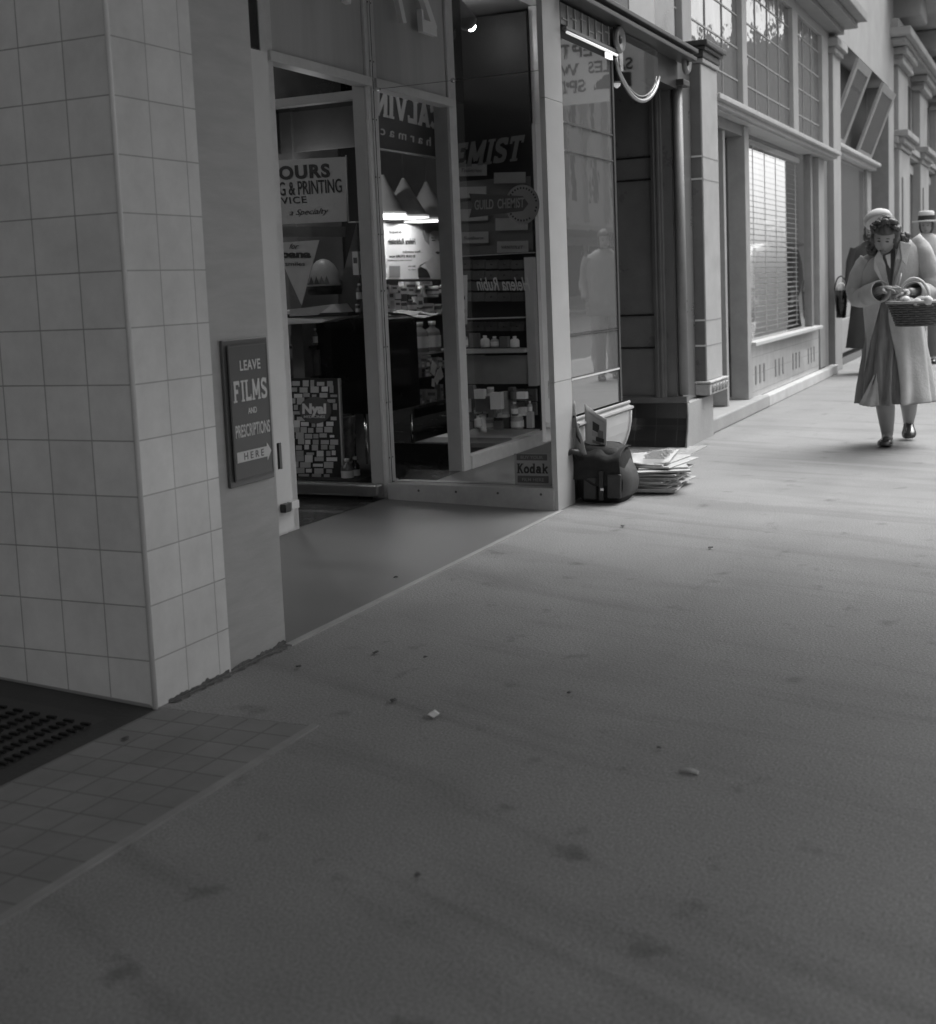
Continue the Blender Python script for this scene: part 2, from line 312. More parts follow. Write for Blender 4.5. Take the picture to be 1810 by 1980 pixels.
# ---------------------------------------------------------------- tiled pillar
t=thing('tiled_pillar','tall square pillar faced with glazed cream wall tiles, nearest the camera','pillar',(2.84,Y0,0))
MB().add([(2.84,Y0,.0),(2.84,Y0,6),(2.84,4.0,6),(2.84,4.0,.10),(2.84,Y0+.02,.012)],[(0,1,2,3,4)]).build('tiled_side',M_side,t)
MB().add([(2.84,Y0,0),(3.21,Y0,0),(3.21,Y0,6),(2.84,Y0,6)],[(0,1,2,3)]).build('tiled_front',M_front,t)
MB().tube([(2.842,Y0+.001,0),(2.842,Y0+.001,6)],.0075,10).build('corner_bead',mat('tile_bead',.78,.2,5,.1,coat=.4),t)
MB().box(2.845,3.208,Y0+.003,4.0,0,6).build('core',M_plast,t)
pillar_=t
t=thing('stone_pilaster','plain travertine pilaster beside the tiled pillar carrying the film sign','pilaster',(3.36,Y0,0))
bx('shaft',M_stone,t,3.212,3.53,Y0+.006,Y0+.42,0,6)
def grime(par,x0,x1,y,hmax,seed,name='grime'):
    m_=MB(); n_=60; up=[]
    for i in range(n_+1):
        x=x0+(x1-x0)*i/n_; up.append((x,y,.004+hmax*(.25+.75*abs(noise.noise((x*9,seed,0)))*1.6+.35*abs(noise.noise((x*40,seed,3)))-.2)))
    m_.prism([(x1,y,0),(x0,y,0)]+up,(0,.001,0)); m_.build(name,mat('grime_dark',.13,.95,40,.45,.4,90),par)
    return m_
grime(t,3.205,3.53,Y0+.0035,.028,1.)
struct(MB().add([(2.9+i*.02,Y0-.004-(0 if s_==0 else .012+.03*abs(noise.noise((i*.5,7,1)))+.02*abs(noise.noise((i*.13,2,1)))),.0025) for i in range(34) for s_ in (0,1)],[(2*i,2*i+1,2*i+3,2*i+2) for i in range(33)]).build('gutter_dirt',mat('grime_dark',.13,.95,40,.45,.4,90)))
struct(MB().add([(2.845+ (.003+.006*abs(noise.noise((i*.7,1,1))) if s_ else 0)+.004*noise.noise((i*.4,5,1)),1.80+i*.013,.003) for i in range(40) for s_ in (0,1)],[(2*i,2*i+2,2*i+3,2*i+1) for i in range(39)]).build('apron_joint',mat('grime_dark',.13)))
grime(pillar_,2.9,3.2,Y0-.0012,.03,4.)
# ---------------------------------------------------------------- film sign
sx0,sx1,sz0,sz1=3.262,3.505,.565,1.02
t=thing('film_sign','dark enamel sign on stone pilaster reading leave films and prescriptions here','sign',(3.38,Y0,sz0))
ysn=Y0+.002
bx('sign_frame',mat('sign_frame',.10,.35,5,.1,coat=.3),t,sx0,sx1,ysn-.008,ysn+.003,sz0,sz1,bevel=.002)
bx('sign_panel',M_frg,t,sx0+.014,sx1-.014,ysn-.0165,ysn-.0142,sz0+.016,sz1-.016)
MB().box(sx0+.018,sx1-.018,ysn-.0175,ysn-.0167,sz1-.022,sz1-.0195).box(sx0+.018,sx1-.018,ysn-.0175,ysn-.0167,sz0+.0195,sz0+.022).box(sx0+.018,sx0+.0205,ysn-.0175,ysn-.0167,sz0+.0225,sz1-.0225).box(sx1-.0205,sx1-.018,ysn-.0175,ysn-.0167,sz0+.0225,sz1-.0225).build('border_line',M_inkg,t)
lt=MB(); NY=(0,-1,0)
def fz(f): return sz1-(sz1-sz0)*f
def fx(f): return sx0+(sx1-sx0)*f
yl=ysn-.0168
txt(lt,'LEAVE',(fx(.30),yl,fz(.215)),((sx1-sx0)*.46,0,0),(0,0,.032),.0008,bold=.02,space=1.1,N=NY)
slab(lt,'FILMS',(fx(.12),yl,fz(.425)),((sx1-sx0)*.76,0,0),(0,0,.066),.0008,t=.2,N=NY)
txt(lt,'AND',(fx(.42),yl,fz(.515)),((sx1-sx0)*.20,0,0),(0,0,.019),.0008,bold=.02,N=NY)
txt(lt,'PRESCRIPTIONS',(fx(.12),yl,fz(.668)),((sx1-sx0)*.78,0,0),(0,0,.040),.0008,bold=.015,N=NY)
az=fz(.80); ax0,ax1=fx(.12),fx(.80)
lt.prism([(ax0,yl,az-.0165),(ax1,yl,az-.0165),(ax1,yl,az-.03),(fx(.90),yl,az),(ax1,yl,az+.03),(ax1,yl,az+.0165),(ax0,yl,az+.0165)],(0,-.0008,0))
lt.build('lettering',mat('sign_white',.62,.5,8,.1),t)
lt=MB(); txt(lt,'H E R E',(fx(.27),yl-.0009,az-.011),((sx1-sx0)*.45,0,0),(0,0,.022),.0004,bold=.015,N=NY); lt.build('arrow_word',M_frg,t)
# ---------------------------------------------------------------- chemist shopfront (recess plane Y1)
cs=thing('chemist_shopfront','recessed chemist shopfront with metal framed doorway, transom and mirrored side wall','shopfront',(5.6,Y1,0))
zt0,zt1=onY(700,164,Y1).z,onY(700,146,Y1).z
def part(n,m,*a,**k): return bx(n,m,cs,*a,**k)
part('transom_bar',M_alum,5.162,6.129,Y1-.02,Y1+.06,zt0,zt1,bevel=.003)
tp=MB().box(5.14,6.19,Y1+.012,Y1+.03,zt1,3.04).build('transom_panel',M_trans,cs)
# street number on the transom (seen reversed in the mirror)
nm=MB(); zb=onY(800,70,Y1-.06); zn=2.575
slab(nm,'2',(5.44,Y1-.03,zn),(.22,0,0),(0,0,.42),.03,t=.17,slant=.12,N=NY); slab(nm,'7',(5.80,Y1-.03,zn+.01),(.22,0,0),(0,0,.42),.03,t=.17,slant=.12,N=NY)
nm.build('street_number',mat('number_white',.8,.5,5,.05),tp)
jx0,jx1=onY(555,1000,Y1).x,onY(577,1000,Y1).x
part('door_jamb',M_alum,jx0,jx1,Y1-.004,Y1+.10,.03,3.04,bevel=.003)
part('jamb_face',M_grey,jx1,jx1+.004,Y1+.012,Y1+.099,.03,3.03)  # grey sheet puts the shade of the jamb's inner side into its colour
part('corner_post',M_alum,6.135,XM-.002,Y1-.01,Y1+.05,.03,3.04,bevel=.003)
part('corner_post',M_alum,6.095,6.130,Y1-.004,Y1+.05,.03,3.04,bevel=.003)
part('post_face',M_grey,6.091,6.0945,Y1+.012,Y1+.085,.03,3.03)
rv=MB()
for i in range(9): MB().lathe((6.1325,Y1-.008,.25+i*.3),[(.0045,0),(.003,.004)],8,axis=(0,-1,0)).build('screw',M_dark,cs)
# white cover panel with slot beside jamb
px0=onY(484,95,Y1).x
cp=MB(); zc=onY(495,96,Y1).z; sl0,sl1=onY(541,908,Y1).z,onY(541,856,Y1).z; YC=3.0; sxa,sxb=onY(536,880,YC).x,onY(545,880,YC).x; pxl,pxr=onY(480,95,YC).x,onY(511,97,YC).x; zc=onY(495,96,YC).z; sl0,sl1=onY(541,908,YC).z,onY(541,856,YC).z; zcb=onY(545,1031,YC).z
for a in [(pxl,sxa,zcb,zc),(sxb,pxr+.02,zcb,zc),(sxa,sxb,zcb,sl0),(sxa,sxb,sl1,zc)]: cp.box(a[0],a[1],YC,YC+.024,a[2],a[3])
cp.box(pxl-.03,pxl-.012,YC+.002,YC+.022,.02,zcb-.001); p=cp.build('cover_panel',M_white,cs)
bx('slot',M_black,p,sxa-.002,sxb+.002,YC+.012,YC+.02,sl0-.002,sl1+.002)
bz=onY(552,980,YC).z; bx('catch',M_dark,p,onY(541,980,YC).x,onY(552,980,YC).x,YC-.03,YC-.001,bz-.018,bz+.018,bevel=.003)
part('bracket_pad',M_alum,onY(553,980,YC).x,onY(568,980,YC).x,YC-.03,YC-.005,bz-.014,bz+.022,bevel=.003)
part('dark_backing',M_black,4.98,jx0-.004,Y1,Y1+.03,2.26,3.04)  # black board standing in for the unlit opening above the cover panel
# display return glass & kick plate inside doorway (plane X 6.13)
part('kick_plate',mat('dull_metal',.30,.32,9,.15,metal=.6),6.02,6.09,Y1+.012,4.6,.05,.118,bevel=.012)
part('display_glass',M_glass,6.110,6.115,Y1+.09,5.2,.12,2.2)
part('display_rail',M_grey,6.10,6.16,Y1+.09,5.2,2.16,2.205)
# mirror wall X=6.2
zj=onX(880,155,XM).z
mw=MB().box(XM,XM+.006,Y0+.045,Y1-.012,.12,zj-.0015).build('mirror_pane',M_mirror,cs)
mw2=MB().box(XM,XM+.006,Y0+.045,Y1-.012,zj+.0015,3.04); mw2.v=[(v[0]-(v[2]-zj)*.003+.0006,v[1],v[2]) for v in mw2.v]; mw2.build('mirror_pane',M_mirror,cs)
cl=MB(); q=onX(876,156,XM); MB().lathe((XM,q.y,zj),[(.012,0),(.012,.006),(.005,.009)],12,axis=(-1,0,0)).build('clip',M_met,cs); q=onX(738,171,XM); cl.box(XM-.006,XM-.0005,Y1-.05,Y1-.012,zj-.008,zj+.004)
cl.build('clip',M_met,cs)
part('mirror_edge',M_grey,6.125,6.155,Y0+.030,Y0+.044,.12,3.04,bevel=.002)
kr=part('bottom_rail',mat('grey_rail',.34,.5,9,.14,.05,60),6.068,6.15,Y0+.02,Y1-.02,.0,.118,bevel=.004)
sc=MB()
for y in (2.42,2.66,2.9,3.12): MB().lathe((6.068,y,.085),[(.007,0),(.005,.002)],10,axis=(-1,0,0)).build('screw_head',M_dark,kr)
# left display window of recess (seen in mirror): sill, glass, frame
part('window_sill',M_alum,3.74,jx0-.01,Y1-.012,Y1+.05,.032,.098+.02,bevel=.004)
part('window_glass',M_glass,3.74,jx0-.01,Y1+.018,Y1+.022,.118,3.04)
part('window_frame',M_alum,3.66,3.74,Y1-.01,Y1+.05,.03,3.04,bevel=.003)
# interior shell
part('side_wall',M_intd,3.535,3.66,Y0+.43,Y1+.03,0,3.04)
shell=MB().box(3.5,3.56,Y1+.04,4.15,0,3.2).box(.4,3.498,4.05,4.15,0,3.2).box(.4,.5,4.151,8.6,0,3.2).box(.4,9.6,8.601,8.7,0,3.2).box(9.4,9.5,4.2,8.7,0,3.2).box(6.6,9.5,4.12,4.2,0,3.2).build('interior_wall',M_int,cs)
part('ceiling',mat('ceiling_paint',.07,.8,2,.1),.4,9.5,Y1+.035,8.7,3.05,3.15)
part('soffit',M_white,3.2,6.33,Y0+.01,Y1+.034,3.045,3.2)
MB().add([(6.1,Y1,.036),(9.5,Y1+.87,.036),(9.5,8.6,.036),(.5,8.6,.036),(.5,4.15,.036),(3.56,4.15,.036),(3.56,Y1+.05,.036)],[(0,1,2,3,4,5,6)]).build('interior_floor',mat('lino',.03,.25,5,.4,coat=.2),cs)
part('fascia',mat('fascia_panel',.3,.4,2,.1),3.2,7.2,Y0-.02,Y0+.25,3.2,4.2)
# ---------------------------------------------------------------- marble pier and neighbouring shopfront
mp_=thing('marble_pier','pale marble clad pier between mirror wall and glossy pane, satchel at its foot','pier',(6.2,Y0,0))
MB().box(6.078,6.328,Y0,Y0+.028,0,.655).box(6.08,6.328,Y0,Y0+.028,.6575,2.06).box(6.08,6.328,Y0,Y0+.028,2.0625,3.2).box(6.080,6.115,Y0+.0282,Y0+.029,.0,3.2).build('cladding',M_marble,mp_,bevel=.0015)
bx('core',M_plast,mp_,6.16,6.33,Y0+.034,Y1-.02,0,3.19)
nb=thing('neighbour_shopfront','glossy framed shopfront with curved base and dark recessed doorway','shopfront',(7.5,Y0,0))
def part2(n,m,*a,**k): return bx(n,m,nb,*a,**k)
pn=part2('glossy_pane',M_pane,6.332,7.13,Y0+.004,Y0+.012,.46,2.385)
jn=MB()
for z,w in ((1.965,.008),(1.822,.006)): jn.box(6.332,7.13,Y0-.002,Y0+.0035,z,z+w)
jn.each('bright_bead',M_met,pn)
jn=MB()
for z,w in ((.872,.007),(.885,.004),(.655,.006)): jn.box(6.332,7.13,Y0,Y0+.0035,z,z+w)
jn.each('groove',M_dark,pn)
bx('pane_trim',M_white,pn,6.332,7.13,Y0-.003,Y0+.0035,.646,.6545)
part2('edge_frame',M_dark,7.131,7.16,Y0-.004,Y0+.9,.46,2.385)
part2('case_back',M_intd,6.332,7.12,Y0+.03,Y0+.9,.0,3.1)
mo=MB(); prof=[(0,.450),(-.012,.453),(-.018,.447),(-.018,.440),(-.010,.434),(-.010,.426),(-.036,.420),(-.038,.410),(-.026,.400),(.0,.396),(.02,.396)]
mo.loft([[(6.332,Y0+p,z) for p,z in prof],[(7.27,Y0+p,z) for p,z in prof]],closed=True,smooth=False)
mo.build('base_moulding',M_plast,nb)
ap=MB(); pr=[(-.022+.30*(1-math.cos(a)),.396-.38*math.sin(a)) for a in [i*PI/20 for i in range(11)]]
rg=[[(x,Y0+p,z) for p,z in pr]+[(x,Y0+.6,.016),(x,Y0+.6,.396)] for x in (6.332,7.245)]
ap.loft(rg,smooth=False); ap.build('curved_apron',M_marble,nb)
MB().tube([(7.246,Y0+p-.002,z) for p,z in pr],.009,8).build('apron_edge',M_white,nb)
tb=part2('lamp_batten',M_darkp,6.34,7.16,Y0-.03,Y0-.004,2.425,2.44)
MB().tube([(6.345,Y0-.03,2.41),(7.155,Y0-.03,2.41)],.0075,10).build('fluorescent_tube',M_tube,tb)
ld=MB(); ld.box(6.332,7.16,Y0-.002,Y0+.01,2.455,2.56); o=ld.build('leaded_panel',M_darkp,nb)
lb=MB()
for i in range(7): x=6.42+i*.11; lb.box(x,x+.01,Y0-.008,Y0-.0025,2.457,2.558)
for i in range(6): lb.box(6.35+i*.135,6.43+i*.135,Y0-.007,Y0-.0025,2.48+.02*(i%3),2.487+.02*(i%3))
lb.each('lead_line',M_grey,o)
bm_=MB(); 
for (a,b,c,d) in ((-.10,.02,2.575,2.60),(-.075,.02,2.60,2.625),(-.11,.02,2.625,2.65)): bm_.box(6.332,8.66,Y0+a,Y0+b,c,d)
bm_.build('moulded_beam',M_dark,nb,bevel=.004)
part2('upper_pane',M_pane,6.332,7.5,Y0+.004,Y0+.012,2.655,3.6)
MB().box(6.9,6.915,Y0-.004,Y0+.0035,2.655,3.6).build('glazing_bar',M_grey,nb)
part2('upper_panel',M_grey,7.502,8.02,Y0+.0,Y0+.02,2.655,3.6)
part2('upper_void',M_black,8.022,8.62,Y0+.04,Y0+.06,2.655,3.6)
# rosettes
for x,z,r in ((7.19,2.50,.075),(8.63,2.57,.075)):
    rs=MB().lathe((x,Y0-.02,z),[(r,0),(r,.02),(r*.85,.032),(r*.62,.022),(r*.45,.022),(r*.3,.012)],24,axis=(0,-1,0)).build('rosette',mat('rosette_brass',.22,.4,8,.1),nb)
    MB().lathe((x,Y0-.035,z),[(r*.32,0),(r*.28,.012),(.004,.016)],16,axis=(0,-1,0)).build('boss',M_dark,rs)
# swagged glass valance across doorway
def swag(k,zoff=0.):  # from (7.19,2.42) dipping to 7.62 then to 8.05, mirrored on
    x=7.18+k*.86; return (x,Y0-.01,2.405-.19*math.sin(PI*k)**.62+zoff)
pts=[swag(i/24) for i in range(25)]
vl=MB().prism([(7.18,Y0-.008,2.57)]+[(p[0],Y0-.008,p[2]) for p in pts]+[(8.04,Y0-.008,2.57)],(0,.006,0)).build('glass_valance',glass_mat('valance_glass',1.9,.02,tint=.5),nb)
MB().tube(pts,.013,8).tube([swag(i/24,.028) for i in range(1,24)],.004,6).build('swag_rim',mat('swag_metal',.4,.3,5,.1,metal=.7),vl)
MB().lathe((7.60,Y0+.12,2.33),[(.05,0),(.03,.05),(.02,.12),(.02,.24)],12).build('door_lamp',M_dark,nb)
MB().lathe((7.60,Y0+.12,2.31),[(.005,-.012),(.02,0),(.024,.015)],12).build('lamp_bulb',M_lamp,nb)
part2('lintel_block',M_dark,8.05,8.60,Y0+.02,Y0+.12,2.40,2.575)
# recess
struct(MB().add([(7.2,Y0-.0,.003),(8.62,Y0,.003),(8.62,4.1,.02),(7.2,4.1,.02)],[(0,1,2,3)]).build('porch_floor',mat('porch_mosaic',.2,.5,30,.3)))
th=thing('mosaic_threshold','pale mosaic doorstep band with light border lines before dark recessed doorway','doorstep',(7.4,2.3,0))
bx('mosaic_band',M_mos,th,6.9,8.63,Y0-.07,Y0+.11,-.01,.006)
bx('border_strip',M_strip,th,6.9,8.66,Y0-.115,Y0-.072,-.01,.007)
bx('border_strip',M_strip,th,6.9,8.62,Y0+.112,Y0+.13,-.01,.007)
XR=8.62
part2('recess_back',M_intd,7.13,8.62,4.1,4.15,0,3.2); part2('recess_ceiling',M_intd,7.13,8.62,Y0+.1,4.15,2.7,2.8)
part2('recess_side',M_darkp,XR,XR+.04,Y0+.08,4.1,.34,2.56)
sd=MB()
yy=lambda px,z=1.2: None
for z in (1.97,1.82,.905,.68): sd.box(XR-.008,XR-.0005,2.52,3.6,z,z+.012)
sd.each('panel_rail',M_black,nb)
ys=onX(1270,400,XR-.01).y
MB().box(XR-.035,XR-.0005,ys-.045,ys+.03,.345,2.45).box(XR-.045,XR-.036,ys-.03,ys-.012,.345,2.45).box(XR-.045,XR-.036,ys+.002,ys+.014,.345,2.45).build('vertical_moulding',mat('brown_timber',.13,.4,6,.2),nb,bevel=.003)
MB().tube([(XR+.01,Y0+.03,.36),(XR+.02,Y0+.035,2.42)],.032,16).build('corner_column',mat('column_paint',.22,.45,6,.15),nb)
part2('column_cap',M_dark,XR-.06,XR+.10,Y0-.03,Y0+.1,2.42,2.46,bevel=.006)
part2('side_return',M_darkp,XR+.05,9.02,Y0+.05,Y0+.09,.3,2.7)
part2('plinth_cap',mat('plinth_cap',.11,.3,6,.2,coat=.3),XR-.04,XR+.02,Y0+.0,4.1,.305,.35,bevel=.008)
pl=MB(); pp=[(XR-.02,.305),(XR-.025,.2),(XR-.04,.12),(XR-.07,.05),(XR-.085,.0)]
pl.loft([[(x,y,z) for x,z in pp]+[(XR+.04,y,0),(XR+.04,y,.305)] for y in (4.1,Y0+.002)],smooth=False); pl.build('tiled_plinth',M_brown,nb)
MB().tube([(x-.004,Y0+.0,z) for x,z in pp],.008,6).build('plinth_edge',mat('plinth_trim',.2,.3,5,.1),nb)
pb=MB(); pb.prism([(XR-.08,Y0-.0,0),(9.30,Y0-.0,0),(9.30,Y0,.30),(XR-.015,Y0,.30),(XR-.03,Y0,.15)],(0,.12,0)); pb.build('plaster_base',M_plast,nb)
# stone pier with cap
sp=thing('capped_stone_pier','slim pale stone pier with dark projecting cap and carved base block','pier',(9.25,Y0,0))
bx('shaft',mat('pier_stone',.38,.5,6,.12,.05,40,coat=.1),sp,9.03,9.48,Y0-.03,Y0+.5,.42,2.62,bevel=.006)
bx('side_shade',M_darkp,sp,9.024,9.029,Y0-.02,Y0+.5,.42,2.62)  # dark sheet colours the shaded side of the pale pier
st=MB()
for z in (1.985,1.83,.845,.665): st.box(9.018,9.0235,Y0-.022,Y0+.06,z,z+.012); 
st.each('strap',M_white,sp)
st=MB()
for z in (1.985,1.83,.845,.665): st.box(9.032,9.479,Y0-.032,Y0-.0302,z,z+.008)
st.each('joint',mat('joint_line',.25,.8,5,.1),sp)
MB().box(8.97,9.54,Y0-.09,Y0+.3,2.735,2.77).box(8.99,9.52,Y0-.07,Y0+.3,2.71,2.7345).box(9.01,9.5,Y0-.05,Y0+.3,2.66,2.7095).build('cap',M_dark,sp,bevel=.006)
bx('neck',M_plast,sp,9.02,9.49,Y0-.045,Y0+.3,2.625,2.655,bevel=.004)
cb=MB().box(9.0,9.53,Y0-.055,Y0+.3,.32,.40); cb.box(8.99,9.54,Y0-.065,Y0+.3,.403,.418)
p=cb.build('base_block',mat('carved_stone',.42,.6,12,.2,.3,50),sp,bevel=.006)
cv=MB()
for i in range(5):
    x=9.06+i*.095
    cv.tube([(x,Y0-.06,.335),(x+.01,Y0-.062,.375),(x+.045,Y0-.062,.385),(x+.05,Y0-.06,.35),(x+.025,Y0-.06,.345)],.008,6)
cv.build('carving',M_plast,p)
# ---------------------------------------------------------------- third shop: door, blind window, leadlights
Y3=2.45
s3=thing('timber_shopfront','painted timber shopfront with blind window, tiled stall riser and leadlights above','shopfront',(12,Y3,0))
def p3(n,m,*a,**k): return bx(n,m,s3,*a,**k)
zs=2.385
dr=thing('shop_door','narrow moulded timber doorway between stone pier and blind window','door',(10.3,Y3,.11))
def X3(px,y,Y): return onY(px,y,Y).x
def vb(p0,p1,Y,m,z0=.115,z1=2.30,name='stile',yy=500,dep=.12): return bx(name,m,dr,X3(p0,yy,Y),X3(p1,yy,Y)-.002,Y,Y+dep,z0,z1,bevel=.004)
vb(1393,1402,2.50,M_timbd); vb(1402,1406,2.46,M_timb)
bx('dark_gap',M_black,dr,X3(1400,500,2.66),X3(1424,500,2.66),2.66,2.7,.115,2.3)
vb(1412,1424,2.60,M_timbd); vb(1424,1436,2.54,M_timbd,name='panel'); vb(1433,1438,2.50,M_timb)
bx('kick_panel',M_timb,dr,X3(1405,700,2.62),X3(1413,700,2.62),2.61,2.64,.42,.72,bevel=.004)
bx('head',M_timbd,dr,9.5,10.95,2.44,2.62,2.30,zs-.002)
xw0,xw1=X3(1444,450,Y3),X3(1567,450,Y3)
p3('window_post',M_timb,X3(1436,450,Y3),xw0,Y3-.03,Y3+.12,.11,zs-.002,bevel=.006)
p3('window_glass',M_glassb,xw0,xw1,Y3+.03,Y3+.036,.585,zs-.003)
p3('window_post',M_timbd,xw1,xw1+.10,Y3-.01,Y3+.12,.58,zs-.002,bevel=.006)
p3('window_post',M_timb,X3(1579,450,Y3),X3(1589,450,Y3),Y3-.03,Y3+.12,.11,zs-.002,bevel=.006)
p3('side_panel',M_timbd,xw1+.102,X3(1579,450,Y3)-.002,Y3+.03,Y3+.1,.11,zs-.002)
p3('window_sill',mat('sill_white',.5,.5,6,.1),xw0-.02,X3(1579,640,Y3),Y3-.07,Y3+.03,.55,.585,bevel=.006)
rr=p3('stall_riser',M_ris,xw0,X3(1579,640,Y3),Y3-.02,Y3+.1,.10,.549)
dc=MB(); x=xw0+.15
for i in range(4):
    for k in range(3): dc.box(x+k*.17,x+k*.17+.06,Y3-.0225,Y3-.0203,.21,.37)
    x+=.85
dc.each('tile_inlay',mat('dark_inlay',.13,.3,6,.1),rr)
# transom shelf between window and leadlights
tr=MB().box(9.49,15.12,Y3-.17,Y3+.12,2.435,2.475).box(9.49,15.08,Y3-.13,Y3+.12,2.40,2.4345).box(9.49,15.05,Y3-.09,Y3+.1,2.387,2.3995)
tr.build('transom_shelf',mat('shelf_timber',.42,.5,6,.1),s3,bevel=.006)
# leadlights
zl0,zl1=2.475,3.70
edges=[(8.72,8.99,0),(9.24,X3(1427,60,Y3)-.0,1),(X3(1436,60,Y3),X3(1526,60,Y3),1),(X3(1536,60,Y3),X3(1583,60,Y3),1)]
mull=[(8.99,9.24),(X3(1427,60,Y3),X3(1436,60,Y3)),(X3(1526,60,Y3),X3(1536,60,Y3)),(X3(1583,60,Y3),X3(1592,60,Y3)+.1)]
for a,b in mull: p3('mullion',M_timb,a+.002,b-.002,Y3-.035,Y3+.1,zl0+.002,zl1,bevel=.006)
p3('corner_stile',M_dark,8.66,8.72,Y3-.04,Y3+.1,2.77,zl1)
p3('leadlight_head',M_timb,8.66,15.25,Y3-.02,Y3+.1,zl1+.002,3.80)
for a,b,_ in edges:
    pnl=p3('leadlight',M_lead,a+.002,b-.002,Y3+.01,Y3+.016,zl0+.002,zl1-.002)
    L=MB()
    z=zl0+.26
    while z<zl1-.05: L.box(a+.003,b-.003,Y3+.003,Y3+.0095,z,z+.010); z+=.26
    nx=max(1,int((b-a)/.42))
    for i in range(1,nx): x=a+(b-a)*i/nx; L.box(x,x+.008,Y3+.002,Y3+.0095,zl0+.004,zl1-.004)
    L.build('came',M_grey,pnl)
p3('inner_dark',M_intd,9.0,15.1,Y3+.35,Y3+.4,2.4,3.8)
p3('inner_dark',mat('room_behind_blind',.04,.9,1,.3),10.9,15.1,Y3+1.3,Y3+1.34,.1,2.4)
co=MB().box(8.66,15.45,Y3-.16,Y3+.1,3.802,3.86).box(8.66,15.5,Y3-.30,Y3+.1,3.862,3.93).box(8.66,15.55,Y3-.40,Y3+.1,3.932,4.03)
co.build('cornice',mat('cornice_timber',.24,.6,6,.15),s3,bevel=.008)
p3('upper_wall',M_plast,7.0,15.2,Y3-.02,Y3+.5,4.032,12)
rd=MB().tube([(13.6,Y3-.2,3.98),(14.4,.6,4.6)],.022,8).build('awning_stay',M_dark,s3)
# venetian blind
vb_=thing('venetian_blind','white slatted blind hanging inside large window, seen through the glass','blind',(12.5,Y3+.12,.6))
sl=MB(); z=.62
while z<2.28: sl.obox(((xw0+xw1)/2,Y3+.13,z),((xw1-xw0)/2-.05,0,0),(0,.016,.006),(0,.0005,-.0009)); z+=.050
sl.build('slats',mat('blind_slat',.33,.5,5,.06),vb_)
for i in range(6): x=xw0+.25+i*(xw1-xw0-.5)/5; bx('ladder_tape',mat('blind_tape',.45,.8,5,.05),vb_,x,x+.03,Y3+.108,Y3+.110,.62,2.3)
bx('head_rail',M_white,vb_,xw0+.03,xw1-.03,Y3+.10,Y3+.16,2.30,2.35)
# step and kerb
ds=thing('stone_doorstep','grey stone step with worn edge in front of the narrow doorway','step',(10.3,Y3,0))
MB().box(9.302,11.36,2.345,2.62,0,.108).build('step_block',M_plast,ds,bevel=.012)
bx('painted_plinth_kerb',mat('white_kerb_paint',.5,.7,7,.12,.1,50),None,11.364,15.2,2.345,2.43,0,.10,bevel=.01)
tag(C.objects['painted_plinth_kerb'],'low white painted kerb running along foot of tiled stall riser','kerb')
pr2=thing('plain_pier','pale rendered pier with small moulded cap between blind window and casement window','pier',(15.5,2.4,0))
xp0,xp1=15.22,15.86
bx('shaft',M_plast,pr2,xp0+.12,xp1,2.40,2.9,0,3.66,bevel=.008)
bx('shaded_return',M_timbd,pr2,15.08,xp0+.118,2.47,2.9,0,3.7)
MB().box(xp0-.02,xp1+.06,2.32,2.9,3.66,3.75).box(xp0+.05,xp1+.0,2.36,2.9,3.60,3.659).box(xp0+.12,xp1,2.37,2.9,3.751,4.03).build('cap',M_plast,pr2,bevel=.01)
# ---------------------------------------------------------------- rendered building with deep window opening
rb=thing('rendered_building','plain rendered wall with deep square opening and tilted open casements','building',(18.3,2.42,0))
xr0,xr1,zr=15.862,20.6,3.86; YB=2.42
mbw=MB().box(15.2,xr0,YB,YB+.4,4.035,12).box(xr0,xr1,YB,YB+.4,zr,12).box(xr1,21.25,YB,YB+.4,0,12)
mbw.build('wall',M_plast,rb)
bx('reveal',M_timbd,rb,xr1-.006,xr1-.001,YB+.01,YB+.30,0,zr-.001); bx('back_wall',mat('shaded_render',.2,.8,2,.2),rb,xr0,xr1,YB+.3,YB+.4,0,zr)  # darker sheet and wall colour put shade into the deep opening
yw=YB+.22
lw=MB().box(xr0,19.7,yw,yw+.03,.55,2.6).build('lower_window',M_pane,rb)
bx('window_frame',M_timb,rb,19.702,20.1,yw-.03,yw+.05,.1,2.60,bevel=.01); bx('window_frame',M_timb,rb,xr0,19.7,yw-.03,yw+.05,.1,.545,bevel=.01)
MB().box(xr0,20.2,yw-.16,yw+.02,2.66,2.71).box(xr0,20.15,yw-.10,yw+.02,2.605,2.659).build('window_sill',mat('sill_timber2',.48,.5,6,.1),rb,bevel=.01)
bx('upper_opening',M_intd,rb,xr0,20.1,yw+.03,yw+.05,2.72,3.82)
bx('upper_glass',M_pane,rb,xr0,17.8,yw+.0,yw+.02,2.72,3.2)
